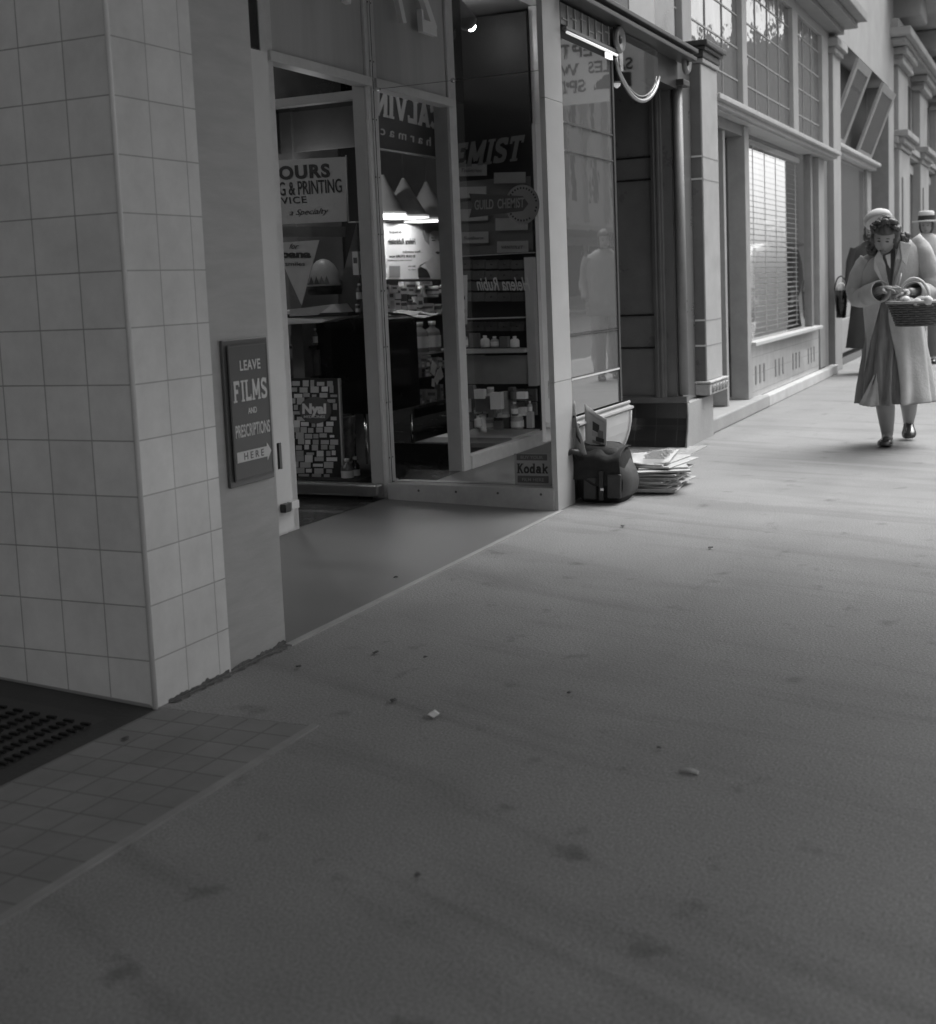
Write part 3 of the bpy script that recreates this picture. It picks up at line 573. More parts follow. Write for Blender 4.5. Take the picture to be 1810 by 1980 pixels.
def casement(x0,x1,lab,g='open hopper windows'):
    t=thing('casement_window',lab,'window',((x0+x1)/2,yw,2.74)); 
    z0,h,lean=2.73,.98,.36
    U=Vector((x1-x0,0,0)); V=Vector((0,-lean,h-.06)); N=U.cross(V).normalized(); o=Vector((x0,yw-.03,z0))
    fr=MB(); w=.09
    def bar(u0,u1,v0,v1,th=.035):
        c=o+U*((u0+u1)/2)+V*((v0+v1)/2); fr.obox(c,U*((u1-u0)/2),V*((v1-v0)/2),N*th/2)
    wu=w/(x1-x0)*1.6; bar(0,wu,0,1); bar(1-wu,1,0,1); bar(wu,1-wu,0,.09); bar(wu,1-wu,.9,1)
    fr.build('frame',M_timb,t)
    gm=MB(); c=o+U*.5+V*.5; gm.obox(c,U*(.5-wu),V*.40,N*.004); gm.build('pane',M_pane,t)
    gb=MB()
    for v in (.3,.7): gb.obox(o+U*.5+V*v+N*-.012,U*(.5-wu),V*.008,N*.004)
    gb.each('glazing_bar',M_timb,t)
    return t
casement(16.2,17.35,'tilted open hopper casement half hidden behind the plain pier')
casement(18.5,19.9,'tilted open hopper casement nearest the dark reveal of deep opening')
# ---------------------------------------------------------------- classical building
cb_=thing('classical_building','ornate stone building with pilasters, string course and bracketed cornice','building',(30,2.4,0))
def pc(n,m,*a,**k): return bx(n,m,cb_,*a,**k)
pc('wall',M_sand,21.252,75,2.52,3.0,0,16)
for i in range(12):
    x=21.45+i*3.3
    if i%1==0:
        P=MB().box(x,x+1.5,2.36,2.52,.0,3.02); P.build('pilaster',M_sand,cb_,bevel=.02)
        bx('pilaster_panel',M_plast,cb_,x+.3,x+1.2,2.335,2.359,.5,2.6,bevel=.012)
        Q=MB().box(x+.1,x+1.4,2.38,2.52,3.32,4.3).box(x+.0,x+1.5,2.30,2.52,4.30,4.38).box(x-.05,x+1.55,2.24,2.52,4.45,4.55).box(x+.05,x+1.45,2.30,2.52,4.38,4.45)
        Q.build('upper_pilaster',M_sand,cb_,bevel=.015)
        MB().box(x-.1,x+1.6,2.22,2.52,3.20,3.30).box(x-.05,x+1.55,2.28,2.52,3.10,3.2).box(x,x+1.5,2.33,2.52,3.021,3.1).build('string_block',M_sand,cb_,bevel=.015)
        wn=pc('window',M_intd,x+1.75,x+3.05,2.50,2.518,.8,2.8); bx('window_frame',M_plast,wn,x+1.7,x+3.1,2.47,2.499,2.8,2.95)
        pc('window',M_intd,x+1.8,x+3.0,2.50,2.518,3.5,4.3)
        pc('column',M_sand,x+.3,x+.9,2.2,2.5,5.6,8.5,bevel=.1)
        pc('bracket',M_sand,x+.2,x+1.1,2.05,2.5,5.02,5.35,bevel=.03)
MB().box(21.252,75,2.40,2.52,3.021,3.09).box(21.252,75,2.36,2.52,3.091,3.19).build('string_course',M_sand,cb_,bevel=.01)
MB().box(20.9,75,2.20,2.52,4.56,4.62).box(20.8,75,2.12,2.52,4.62,4.75).box(20.9,75,2.3,2.52,4.75,4.9).build('entablature',M_sand,cb_,bevel=.02)
MB().box(20.7,75,1.75,2.52,5.36,5.48).box(20.6,75,1.6,2.52,5.48,5.62).build('cornice',M_sand,cb_,bevel=.02)
# ---------------------------------------------------------------- unseen verandah, sized to darken the near footpath
aw=thing('unseen_verandah','unseen flat verandah roof, sized to shade footpath by the tiled pillar','verandah',(0,0,3.4))
bx('roof',mat('verandah_soffit',.28,.7,2,.2),aw,-14,6.7,-2.4,Y0-.03,3.30,3.42)
bx('fascia',M_timb,aw,-14,6.7,-2.5,-2.402,3.25,3.6)
MB().tube([(4.9,-1.6,0),(4.9,-1.6,3.42)],.05,12).build('post',M_timb,aw) if False else None
ub=thing('near_building','upper storeys above the tiled pillar and chemist','building',(0,3,4.2))
bx('wall',M_sand,ub,-14,7.0,Y0+.0,Y0+.5,4.22,12)
bx('wall',M_sand,ub,-14,-3,Y0,Y0+.5,0,4.2)
bx('wall',M_intd,ub,-3,2.84,4.001,4.04,0,4.2)
# ---------------------------------------------------------------- opposite side of street (seen in reflections)
def far_building(x0,x1,h,base,lab,nf=2):
    t=thing('street_building',lab,'building',((x0+x1)/2,-17.5,0))
    m=mat('far_stone_%d'%int(base*100),base,.9,.6,.15)
    bx('wall',m,t,x0,x1,-24,-17.5,0,h)
    bx('shop_verandah',M_timbd,t,x0+.2,x1-.2,-17.49,-14.2,3.4,3.6)
    n=int((x1-x0)/3.2); w=MB(); pl=MB(); 
    for i in range(n):
        x=x0+1.0+i*(x1-x0-1)/n
        for f in range(int((h-5)/3.6)): w.box(x,x+1.3,-17.5,-17.46,5.2+f*3.6,7.4+f*3.6)
        pl.box(x-.75,x-.3,-17.5,-17.2,4.2,h-.6)
        w.box(x-.3,x+1.9,-17.5,-17.46,.5,3.0)
    w.each('window',M_intd,t); pl.each('pilaster',m,t)
    bx('cornice',m,t,x0,x1,-17.5,-16.9,h-.6,h)
for a in [(-40,-8,5.0,.40,'low pale stone building opposite the tiled pillar'),(-7.5,14,5.6,.26,'dark brick commercial building across the street'),(14.5,40,13,.46,'light stone warehouse across the street'),(40.5,70,17,.34,'tall grey office building across the street'),(70.5,110,12,.42,'long pale building far along opposite side')]: far_building(*a)
bx('street_end_building',mat('grey_block',.4,.9,.5,.1),None,115,125,-30,20,0,22); tag(C.objects['street_end_building'],'grey block closing the far end of the street','building')  # evenly grey block
# hanging sign seen reversed in the glossy pane
hs=thing('hanging_sign','white hanging sign reading dept sales with pointing hand under verandah','sign',(14,-.5,3.2))
bx('board',M_paper,hs,14.0,14.05,-1.15,.45,3.14,4.3)
lt=MB(); XN=(-1,0,0)
def hz(y0,w,z,h,s,sp=1.): txt(lt,s,(13.998,y0,z),(0,-w,0),(0,0,h),.004,bold=.02,space=sp,N=XN)
hz(.25,.85,3.86,.14,'MEAT'); hz(.06,.56,3.64,.15,'DEPT',1.2); hz(.32,.50,3.45,.13,'SALES'); hz(-.28,.26,3.45,.13,'WI'); hz(-.20,.42,3.26,.14,'SPIT')
lt.prism([(13.998,.30,3.27),(13.998,-.1,3.27),(13.998,-.1,3.33),(13.998,0.02,3.42),(13.998,.12,3.44),(13.998,.30,3.42)],(-.004,0,0))
lt.build('lettering',M_ink,hs)
# parked light van at the kerb
vn=thing('parked_van','cream panel van parked at kerb, reflected in blind window','van',(36.5,-3.4,-.14))
vm=mat('van_paint',.72,.3,3,.05,coat=.6)
side=[(30.0,.35),(30.0,1.0),(30.3,1.25),(31.2,1.35),(31.9,2.0),(32.6,2.15),(35.6,2.15),(36.0,1.9),(36.05,.35)]
MB().prism([(x+3.5,-4.3,z-.14) for x,z in side],(0,1.8,0)).build('body',vm,vn,bevel=.12)
for x,y in ((34.7,-2.47),(38.3,-2.47),(34.7,-4.33),(38.3,-4.33)):
    w=MB().lathe((x,y-.1 if y>-3 else y+.1,.22),[(.0,0),(.34,0),(.36,.05),(.36,.15),(.34,.2),(0,.2)],20,axis=(0,1 if y<-3 else 1,0)).build('wheel',M_black,vn)
MB().prism([(35.05,-2.49,1.21),(35.5,-2.49,1.78),(36.2,-2.49,1.84),(36.2,-2.49,1.16)],(0,.01,0)).build('side_window',M_intd,vn)
MB().prism([(33.48,-3.9,.75),(33.48,-2.9,.75),(33.48,-2.9,.55),(33.48,-3.9,.55)],(-.02,0,0)).build('grille',M_dark,vn)
bx('windscreen',M_intd,vn,34.6,34.66,-4.1,-2.7,1.3,1.75)
# ---------------------------------------------------------------- shop interior
def vm(px,py,Y): p=onY(px,py,Y); return Vector((2*XM-p.x,p.y,p.z))       # seen by way of the mirror
def vx(px,py,Xv): p=onX(px,py,Xv); return Vector((2*XM-p.x,p.y,p.z))
def quadcard(mb,pts,n,mi=0): mb.prism(pts,Vector(n),mi); return mb
def card(name,label,cat,fn,D,x0,y0,x1,y1,th=.006,m=None,group=None,mb=None):
    pts=[fn(x0,y1,D),fn(x1,y1,D),fn(x1,y0,D),fn(x0,y0,D)]; nrm=(pts[1]-pts[0]).cross(pts[3]-pts[0]).normalized()*th
    o=MB().prism(pts,nrm).build(name,m or M_paper)
    if label: tag(o,label,cat,group)
    return o
def words(mb,s,fn,D,x0,y0,x1,y1,off,rev=False,th=.0012,**k):  # px box: text left x0..x1, y0 top y1 bottom ; off = offset vector
    off=Vector(off); a,b,c=fn(x0,y1,D)+off,fn(x1,y1,D)+off,fn(x0,y0,D)+off
    if rev: a,b=b,a; c=fn(x1,y0,D)+off
    txt(mb,s,a,b-a,c-a,th,N=off,**k)
def swords(mb,s,fn,D,x0,y0,x1,y1,off,rev=False,th=.0012,**k):
    off=Vector(off); a,b,c=fn(x0,y1,D)+off,fn(x1,y1,D)+off,fn(x0,y0,D)+off
    if rev: a,b=b,a; c=fn(x1,y0,D)+off
    slab(mb,s,a,b-a,c-a,th,N=off,**k)
NX=(-.002,0,0)
# display platform behind glass
dp=thing('display_window','low window display bay beside the chemist doorway with shelf','display case',(6.4,4,.1))
bx('platform',M_intd,dp,6.13,6.95,Y1+.2,5.2,.04,.12); bx('backing',M_int,dp,6.62,6.65,Y1+.3,5.2,1.98,3.0)
bx('dark_head',M_black,dp,6.14,6.9,Y1+.18,5.2,2.21,3.0); bx('shelf',M_intd,dp,6.3,6.6,Y1+.3,5.0,1.02,1.04)
# hours sign
X=6.26
pts=[onX(500,436,X),onX(671,428,X),onX(669,303,X),onX(500,312,X)]
hs2=thing('hours_sign','grey card sign with black hours, printing and specialty lettering in doorway window','sign',tuple(pts[1]))
MB().prism(pts,(.012,0,0)).build('board',mat('hours_card',.5,.7,4,.08),hs2)
MB().tube([onX(669,300,X-.004),onX(674,430,X-.004)],.004,6).tube([onX(674,430,X-.004),onX(702,429,X-.004)],.004,6).build('edge_trim',M_alum,hs2)
lt=MB()
def tilt(s,x0,x1,yt,yb,dx=0,**k):  # px box with rising baseline
    sl=-.055; off=Vector(NX)
    a=onX(x0,yb,X)+off; b=onX(x1,yb+sl*(x1-x0),X)+off; c=onX(x0-2,yt,X)+off; txt(lt,s,a,b-a,c-a,.0012,N=NX,**k)
tilt('HOURS',514,639,323,350,bold=.045,space=1.15)
tilt('PROCESSING & PRINTING',448,662,358,384,bold=.01,space=1.0)
tilt('SERVICE',508,594,384,397,bold=.012,space=1.15)
tilt('a Specialty',561,637,406,420,shear=.5,bold=-.005)
lt.build('lettering',M_ink,hs2)
# dim card strip below
c=card('shelf_card','small dark shelf card lettered PS under the hours sign','card',onX,6.5,538,438,668,458,m=mat('dark_card',.10,.8,5,.2))
l=MB(); words(l,'PHOTO SNAPS',onX,6.5,545,440,664,454,NX); l.build('lettering',M_ink,c); MB().prism([onX(640,456,6.496),onX(668,456,6.496),onX(668,438,6.496),onX(640,438,6.496)],(.001,0,0)).build('pale_panel',M_inkg,c)
# toothpaste card
X=6.3; c=MB().prism([onX(530,470,X),onX(617,464,X),onX(583,590,X),onX(560,540,X)],(.006,0,0)).build('tapered_card',mat('tp_card',.5,.7,5,.1)); tag(c,'tapered grey showcard hanging above the pale counter scale','showcard')
l=MB(); words(l,'Ipana',onX,X,538,484,602,503,NX,bold=.05); words(l,'for',onX,X,560,471,578,481,NX,shear=.4); words(l,'smiles',onX,X,552,506,590,514,NX); l.build('lettering',M_ink,c)
# slanted panel + goods column on the right
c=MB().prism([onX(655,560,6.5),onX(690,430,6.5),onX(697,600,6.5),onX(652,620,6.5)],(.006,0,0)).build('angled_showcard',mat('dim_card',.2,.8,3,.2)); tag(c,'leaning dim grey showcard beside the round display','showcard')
gpk=[]
def pack(fn,D,x0,y0,x1,y1,kind,label,group,dep=.05,m=None):
    a=fn(x0,y1,D); b=fn(x1,y0,D); nm={'box':'product_box','bottle':'bottle','jar':'jar'}[kind]
    u=fn(x1,y1,D)-a; w=u.length; un=u.normalized(); h=b.z-a.z
    bk=Vector((-un.y,un.x,0))
    if bk.dot(a-Vector((0,0,0)))<0: bk=-bk
    cc=(a+u/2)+bk*dep/2
    if kind=='box':
        o=thing(nm,label,'box',(cc.x,cc.y,a.z),group); MB().obox((cc.x,cc.y,a.z+h/2),un*w/2,bk*dep/2,(0,0,h/2)).build('carton',m or M_paper,o)
        s=MB(); f=cc-bk*(dep/2+.0008); s.obox((f.x,f.y,a.z+h*.62),un*w*.32,bk*.0005,(0,0,h*.12)); s.build('label_band',M_inkg,o)
    else:
        r=w/2; prof=[(0,0),(r,0),(r,h*.62),(r*.85,h*.72),(r*.38,h*.8),(r*.38,h*.88)] if kind=='bottle' else [(0,0),(r,0),(r,h*.8),(r*.9,h*.86)]
        o=thing(nm,label,kind,(cc.x,cc.y,a.z),group); MB().lathe((cc.x,cc.y,a.z),prof,14).build('body',m or M_darkp,o)
        MB().lathe((cc.x,cc.y,a.z+(h*.88 if kind=='bottle' else h*.86)),[(r*(.45 if kind=='bottle' else .95),0),(r*(.45 if kind=='bottle' else .95),h*.12),(0,h*.12)],12).build('cap',M_paper,o)
        MB().lathe((cc.x,cc.y,a.z+h*.15),[(r*1.02,0),(r*1.02,h*.38)],14,cap=False).build('label',M_paper,o)
    return o
for (x0,y0,x1,y1,k) in [(683,486,694,532,'box'),(686,548,697,584,'bottle'),(684,588,692,606,'jar')]:
    pack(onX,6.34,x0,y0,x1,y1,k,'slim pale %s at right edge of the doorway window'%k,'goods beside the door post')
# round display and scale
gd=thing('round_display','white domed display head standing on the pale scale','display',tuple(onX(627,585,6.42)))
cc=onX(627,553,6.45); r=(onX(598,553,6.45)-onX(656,553,6.45)).length/2
MB().lathe(cc,[(r*math.cos(a)*1.0,r*1.55*math.sin(a)) for a in [0,.3,.6,.9,1.2,1.45,1.57]],24).build('dome',M_white,gd)
zg=MB(); 
for i in range(5): zg.prism([cc+Vector((-r-.006,r*(.7-i*.34),.01)),cc+Vector((-r-.006,r*(.36-i*.34),.01)),cc+Vector((-r-.006,r*(.53-i*.34),.055))],(-.003,0,0))
zg.build('zigzag_trim',M_inkg,gd); MB().lathe(cc+Vector((0,0,-.05)),[(r*.95,0),(r,.05)],24).build('collar',M_ink,gd)
scl=thing('counter_scale','pale wedge shaped counter scale under the round display','scale',tuple(onX(610,628,6.35)))
a,b_,c1,d1,e1=onX(548,615,6.30),onX(620,611,6.30),onX(648,588,6.36),onX(666,612,6.36),onX(548,628,6.30)
MB().prism([a,onX(548,600,6.30),c1,d1,onX(620,624,6.30),e1],(.18,0,0)).build('body',M_white,scl,bevel=.006)
MB().prism([onX(560,598,6.297),onX(640,590,6.297),onX(615,609,6.297),onX(560,612,6.297)],(-.001,0,0)).build('dial',M_paper2,scl)
# black counters
ct=thing('black_counter','tall black fronted counter on chrome legs behind the doorway window','counter',(6.9,3.8,0))
a,b_=onX(620,800,6.72),onX(708,615,6.72); bx('cabinet',M_black,ct,6.72,7.3,b_.y-.02,a.y,a.z,b_.z); 
q=onX(702,800,6.72); MB().tube([(6.74,q.y,.04),(6.74,q.y,q.z)],.008,8).build('leg',M_met,ct)
# dim shelf goods behind
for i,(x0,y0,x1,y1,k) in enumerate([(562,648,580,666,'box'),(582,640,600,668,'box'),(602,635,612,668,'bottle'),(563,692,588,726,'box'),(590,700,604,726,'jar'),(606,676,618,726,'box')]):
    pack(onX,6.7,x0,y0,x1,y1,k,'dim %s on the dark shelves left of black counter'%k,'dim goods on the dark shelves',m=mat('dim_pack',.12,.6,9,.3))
bx('goods_shelf',M_intd,ct,6.66,6.9,a.y+.003,4.6,onX(600,668,6.7).z-.015,onX(600,668,6.7).z); bx('goods_shelf',M_intd,ct,6.66,6.9,a.y+.003,4.6,onX(600,727,6.7).z-.015,onX(600,727,6.7).z)
# medicine board
X=6.22; nb2=thing('medicine_board','tall showcard covered with printed medicine packs around a dark oval','showcard',tuple(onX(610,934,X)))
def q4(x0,y0,x1,y1,Xv=X): return [onX(x0,y1,Xv),onX(x1,y1,Xv),onX(x1,y0,Xv),onX(x0,y0,Xv)]
MB().prism([onX(545,936,X),onX(662,936,X),onX(653,732,X),onX(545,731,X)],(.02,0,0)).build('board',M_ink,nb2)
MB().prism([onX(662,936,X-.002),onX(665,936,X-.002),onX(656,732,X-.002),onX(653,732,X-.002)],(.02,0,0)).build('pale_edge',M_paper2,nb2)
pk=MB(); rnd=random.Random(3)
for rr_ in range(17):
    y=742+rr_*11.2; xo=550+rnd.random()*8
    while xo<644:
        wv=7+rnd.random()*9; hv=6+rnd.random()*7
        inside=((xo+wv/2-610)/34)**2+((y-792)/27)**2<1
        if rr_>12: wv*=1.5
        if not inside and xo+wv<655: pk.prism(q4(xo,y-hv/2+rnd.uniform(-2,2),xo+wv,y+hv/2,X-.001*rnd.randint(1,4)),(-.0008,0,0),mi=rnd.randint(0,2))
        xo+=wv+1.5+rnd.random()*5
pk.build('printed_packs',[M_paper,M_paper2,mat('print_mid',.5,.7,5,.1)],nb2)
ell=[onX(610+31*math.cos(i*PI/16),793+26*math.sin(i*PI/16)*(1 if abs(math.sin(i*PI/16))<.8 else 1),X-.006) for i in range(32)]
rd_=MB().prism(ell,(-.001,0,0)).build('roundel',mat('roundel_dark',.10,.5,5,.1),nb2)
l=MB(); words(l,'Nyal',onX,X,586,780,632,806,(-.0075,0,0),bold=.05); words(l,'MEDICINES',onX,X,589,801+2,630,808,(-.0075,0,0),bold=.01); l.build('lettering',M_paper,rd_)
# cellophane roll and bottles
ro=thing('cellophane_roll','upright crumpled cellophane roll behind the medicine board','roll',tuple(onX(675,890,6.45)))
rg=[]
for i in range(14):
    c_=onX(674,890-i*6.6,6.45); rg.append([c_+Vector((math.cos(k*PI/6)*.03*(1+.3*math.sin(k*5+i*2.1)),math.sin(k*PI/6)*.035*(1+.3*math.sin(k*3+i*1.3)),0)) for k in range(12)])
MB().loft(rg).build('roll',mat('cellophane',.25,.15,8,.4,coat=.6),ro)
pack(onX,6.20,658,888,679,936,'bottle','dark medicine bottle with pale label at foot of showcard','two bottles at foot of the showcard')
pack(onX,6.28,676,884,692,936,'bottle','darker bottle behind the labelled one at foot of showcard','two bottles at foot of the showcard',m=M_black)
# ---------------- seen in mirror: doorway part
Ys=4.3; sg=thing('pharmacy_sign','hanging pharmacy sign with white slab letters, reversed by the mirror','sign',tuple(vm(790,300,Ys)))
p=[vm(700,283,Ys),vm(880,311,Ys),vm(880,226,Ys),vm(700,170,Ys)]
MB().prism(p,(0,.03,0)).build('board',mat('sign_grey',.12,.5,5,.1),sg)
e=MB(); e.tube([vm(700,283,Ys-.01),vm(880,311,Ys-.01)],.008,6); e.build('edge_trim',M_white,sg)
l=MB()
def vtext(fn,s,pl,pr,pt,**k):   # reversed in the mirror : starts at right px
    off=Vector((0,-.004,0)); a,b2,c2=vm(*pr,Ys)+off,vm(*pl,Ys)+off,vm(*pt,Ys)+off; fn(l,s,a,b2-a,c2-a,.003,N=off,**k)
vtext(slab,'CALVIN',(724,222),(849,252),(849,207),t=.26)
vtext(txt,'pharmacy',(716,262),(848,292),(848,270),bold=.01,space=1.7)
l.build('lettering',M_white,sg)
for i,(ax,ay,bl,br,by) in enumerate([(780,345,762,804,421),(825,352,807,847,427),(745,338,724,763,415)]):
    c_=vm((bl+br)/2,by,4.9+.02*i); r=(vm(br,by,4.9)-vm(bl,by,4.9)).length/2; h=vm(ax,ay,4.9).z-vm(ax,by,4.9).z
    pl_=thing('pendant_lamp',['tall conical pendant lamp, middle one over the pharmacy counter','tall conical pendant lamp hung nearest the framed portrait','conical pendant lamp mostly hidden by the corner post'][i],'lamp',tuple(c_),'conical pendant lamps')
    MB().lathe(c_,[(r,0),(.012,h),(.004,h)],24,cap=False).build('shade',mat('spun_metal',.75,.5,5,.1,metal=.1),pl_)
    MB().lathe(c_,[(r*1.02,-.004),(r*1.04,.012),(r*1.0,.014)],24,cap=False).build('rim',M_lamp,pl_)
    MB().tube([c_+Vector((0,0,h)),(c_.x,c_.y,3.05)],.003,6).build('cord',M_inkg,pl_)
    L=bpy.data.lights.new('pendant_light','POINT'); L.energy=2.6; L.shadow_soft_size=.015; lo=bpy.data.objects.new('pendant_light',L); C.objects.link(lo); lo.parent=pl_; lo.location=(0,0,.05)
# poster
Yp=5.15; M_post=mat('poster_paper',.40,.8,14,.05)
po=thing('cosmetics_poster','pale cosmetics poster with smiling portrait, shown reversed in the mirror','poster',tuple(vm(800,537,Yp)))
MB().prism([vm(733,540,Yp),vm(856,540,Yp),vm(852,424,Yp),vm(733,414,Yp)],(0,.01,0)).build('sheet',M_post,po)
def vp(pts,d=.003,th=.001): return [vm(x,y,Yp)+Vector((0,-d,0)) for x,y in pts],(0,-th,0)
ph=MB()
hair=[(817,432),(824,427),(840,426),(853,430),(853,448),(838,446),(831,450),(829,462),(830,474),(822,466),(817,452)]
face=[(830,450),(838,446),(853,447),(853,498),(843,500),(835,492),(831,478)]
body=[(808,515),(826,506),(836,496),(853,499),(853,538),(835,538),(828,528),(812,519)]
ph.prism(*vp(hair,.002),mi=1); ph.prism(*vp(face,.0035),mi=2); ph.prism(*vp(body,.0025),mi=2)
ph.prism(*vp([(808,537),(807,519),(813,516),(824,521),(832,537)],.0045),mi=3); ph.prism(*vp([(808,518),(826,505),(812,512)],.0047),mi=3)
for q in ([(834,464),(841,464),(841,466),(834,466)],[(847,463),(853,463),(853,465),(847,465)],[(833,459),(842,460),(842,461),(833,461)]): ph.prism(*vp(q,.005),mi=3)
ph.prism(*vp([(840,488),(845,486),(851,488),(846,492)],.005),mi=3); ph.prism(*vp([(820,440),(828,433),(840,432),(828,440),(824,456)],.004),mi=0)
ph.build('portrait',[M_inkg,mat('print_hair',.16,.7,6,.2),mat('print_skin',.36,.8,5,.03),M_ink],po)
l=MB()
def pw(s,x0,y0,x1,y1,**k): words(l,s,vm,Yp,x0,y0,x1,y1,(0,-.003,0),rev=True,**k)
pw('Helena Rubinstein',750,461,803,473,shear=.3,bold=.02); pw('the beauty of',752,446,776,453,shear=.3); pw('...finest cosmetics',778,484,816,489,shear=.3); pw('IS OUR STORE now',752,493,802,498,bold=.03); pw('exclusive salon preparations',750,502,796,505); pw('skin care',789,513,803,516); pw('make up',789,520,803,523)
l.build('lettering',M_ink,po); MB().prism(*vp([(752,514),(773,514),(773,537),(752,537)],.0035)).build('inset_picture',M_inkg,po)
pl2=bpy.data.lights.new('window_spot','POINT'); 
# counter goods
bt=[(782,544,808,567,'box'),(818,553,848,575,'box'),(812,544,836,552,'box'),(752,560,764,590,'box'),(765,556,776,578,'box'),(764,580,776,600,'box'),(755,590,768,606,'jar'),(796,578,806,602,'bottle'),(778,582,788,602,'jar'),(808,573,820,605,'box'),(826,586,840,605,'box'),(846,588,854,610,'jar'),(842,598,845,609,'jar')]
rq=random.Random(5)
for r_ in range(2):
    xx=742
    while xx<858:
        w_=rq.uniform(6,15); h_=rq.uniform(12,24); yb=[570,608][r_]+rq.uniform(-4,1); bt.append((xx,yb-h_,xx+w_,yb,rq.choice(['box','box','bottle','jar']))); xx+=w_+rq.uniform(0,4)
for i,(x0,y0,x1,y1,k) in enumerate(bt): pack(vm,4.75-.02*(i%3),x0,y0,x1,y1,k,'pale cosmetics %s massed on the counter beneath the poster'%k,'pale %ss beneath the poster'%k)
bt=[(811,622,826,682,'bottle'),(836,620,850,680,'bottle'),(812,686,828,712,'box'),(816,706,824,730,'box'),(845,690,856,712,'box'),(830,686,836,700,'jar'),(812,755,818,784,'box'),(824,750,846,780,'box'),(852,742,858,770,'box')]+[(806+i*8+(i%3),[712,730,783][j]-[16,13,22][(i+j)%3],812+i*8+(i%3)*2,[712,730,783][j],['box','bottle','jar'][(i*2+j)%3]) for j in range(3) for i in range(7)]
for i,(x0,y0,x1,y1,k) in enumerate(bt): pack(vm,4.5,x0,y0,x1,y1,k,'%s on the stepped stand right of black counter front'%k,'%ss on the stepped counter stand'%k,m=(mat('clear_bottle',.28,.15,5,.1,coat=.6) if k=='bottle' else M_paper2))
ls=MB()
for (x,y,an,h_,w_) in [(838,712,.5,.10,.075),(846,730,.9,.10,.07),(838,740,.2,.06,.05),(852,722,-.4,.09,.06)]:
    c_=vm(x,y,4.42); ls.obox(c_,Vector((math.cos(an),0,math.sin(an)))*w_/2,Vector((0,.002,0)),Vector((-math.sin(an),0,math.cos(an)))*h_/2,mi=0)
o=ls.build('leaflets',M_paper); tag(o,'loose tilted leaflets hooked on the stepped counter stand','leaflets')
sd_=thing('stepped_stand','grey stepped counter stand carrying bottles and boxes','stand',tuple(vm(835,800,4.6)))
def shelfy(n,px0,px1,py,Yv,dep,m=M_shelf,th=.02): a,b2=vm(px0,py,Yv),vm(px1,py,Yv); bx(n,m,sd_,a.x,b2.x,Yv-.02,Yv+dep,a.z-th,a.z)
shelfy('shelf',740,875,611,4.74,.3,M_dark); shelfy('shelf',806,875,683,4.5,.3,M_grey); shelfy('shelf',806,875,732,4.5,.3,M_intd); shelfy('shelf',806,875,785,4.48,.3,M_dark)
a,b2=vm(806,890,4.85),vm(880,540,4.85); bx('stand_back',M_intd,sd_,a.x,b2.x,4.85,4.87,.1,b2.z)
kc=thing('black_cabinet','tall black cabinet on thin chrome leg with papers on top','cabinet',tuple(vm(780,880,4.3)))
a,b2=vm(730,801,4.2),vm(805,613,4.2); bx('cabinet',M_black,kc,min(a.x,b2.x),max(a.x,b2.x),4.2,4.48,a.z,b2.z)
q=vm(800,801,4.2); MB().tube([(q.x,4.22,.04),(q.x,4.22,q.z)],.009,8).build('leg',M_met,kc)
pp_=MB()
for i,(x,y) in enumerate([(765,607),(785,605),(800,606),(812,609)]): c_=vm(x,y,4.25); pp_.obox(c_,(.06,.01*i,.012*(-1)**i),(.0,.1,.01),(0,0,.0015))
o=pp_.build('loose_papers',M_ink); tag(o,'loose dark papers lying on the tall black cabinet','papers')
# ---------------- seen in mirror: left window
Xv=8.5; OF=Vector((.004,0,0))
we=thing('window_backdrop','dark backboard of the left display window behind cards and lettering','backboard',(3.88,3.8,.1))
bx('board',mat('board_dark',.006,.6,3,.2),we,3.76,3.785,Y1+.05,3.97,.12,3.0)
bx('grey_panel',mat('board_grey',.12,.7,3,.15),we,3.787,3.792,vx(1027,400,Xv).y,3.97,vx(950,493,Xv).z,vx(950,346,Xv).z)
bx('display_floor',mat('floor_dim',.12,.6,5,.1),we,4.32,4.60,Y1+.05,3.97,.1,.13); bx('display_floor',M_shelf,we,3.8,4.318,Y1+.05,3.97,.1,.13)
l=MB(); off=Vector((.008,0,0)); a=vx(858,329,Xv)+off; b2=vx(1018,310,Xv)+off; c2=vx(858,281,Xv)+off; 
slab(l,'HEMIST'.replace('H',''),vx(878,326,Xv)+off,vx(1016,309,Xv)-vx(878,326,Xv),vx(878,279,Xv)-vx(878,326,Xv),.006,t=.24,slant=.28,N=(1,0,0))
o=l.build('shop_lettering',mat('letter_grey',.15,.5,5,.1)); tag(o,'large slanted lettering EMIST above the price cards','lettering')
for i,(x0,y0,x1,y1,s) in enumerate([(884,318,942,341,'Toiletries'),(956,334,1017,355,''),(884,362,941,384,''),(886,405,944,428,''),(959,422,1021,446,''),(888,449,945,471,'Sunburn'),(962,467,1022,489,'VANTOLET')]):
    pts=[vx(x0,y1,Xv)+OF,vx(x1,y1-1.5,Xv)+OF,vx(x1,y0-1.5,Xv)+OF,vx(x0,y0,Xv)+OF]
    o=MB().prism(pts,(.004,0,0)).build('price_card',mat('ticket',.30,.8,5,.08)); tag(o,['small price card directly under the large slanted lettering','blank price card upper right of the card board','blank price card left of the arrow sticker, upper','blank price card left of the arrow sticker, lower','blank price card below the round sticker','lettered price card low on the left of the card board','lettered price card low on the right of the card board'][i],'price card','price cards in the left window')
    if s: l=MB(); words(l,s,vx,Xv,x0+9,y0+8,x1-9,y1-8,(.0095,0,0),shear=.3); l.build('lettering',M_ink,o)
bx('side_board',M_black,we,4.955,4.975,Y1+.06,3.97,.03,.17)
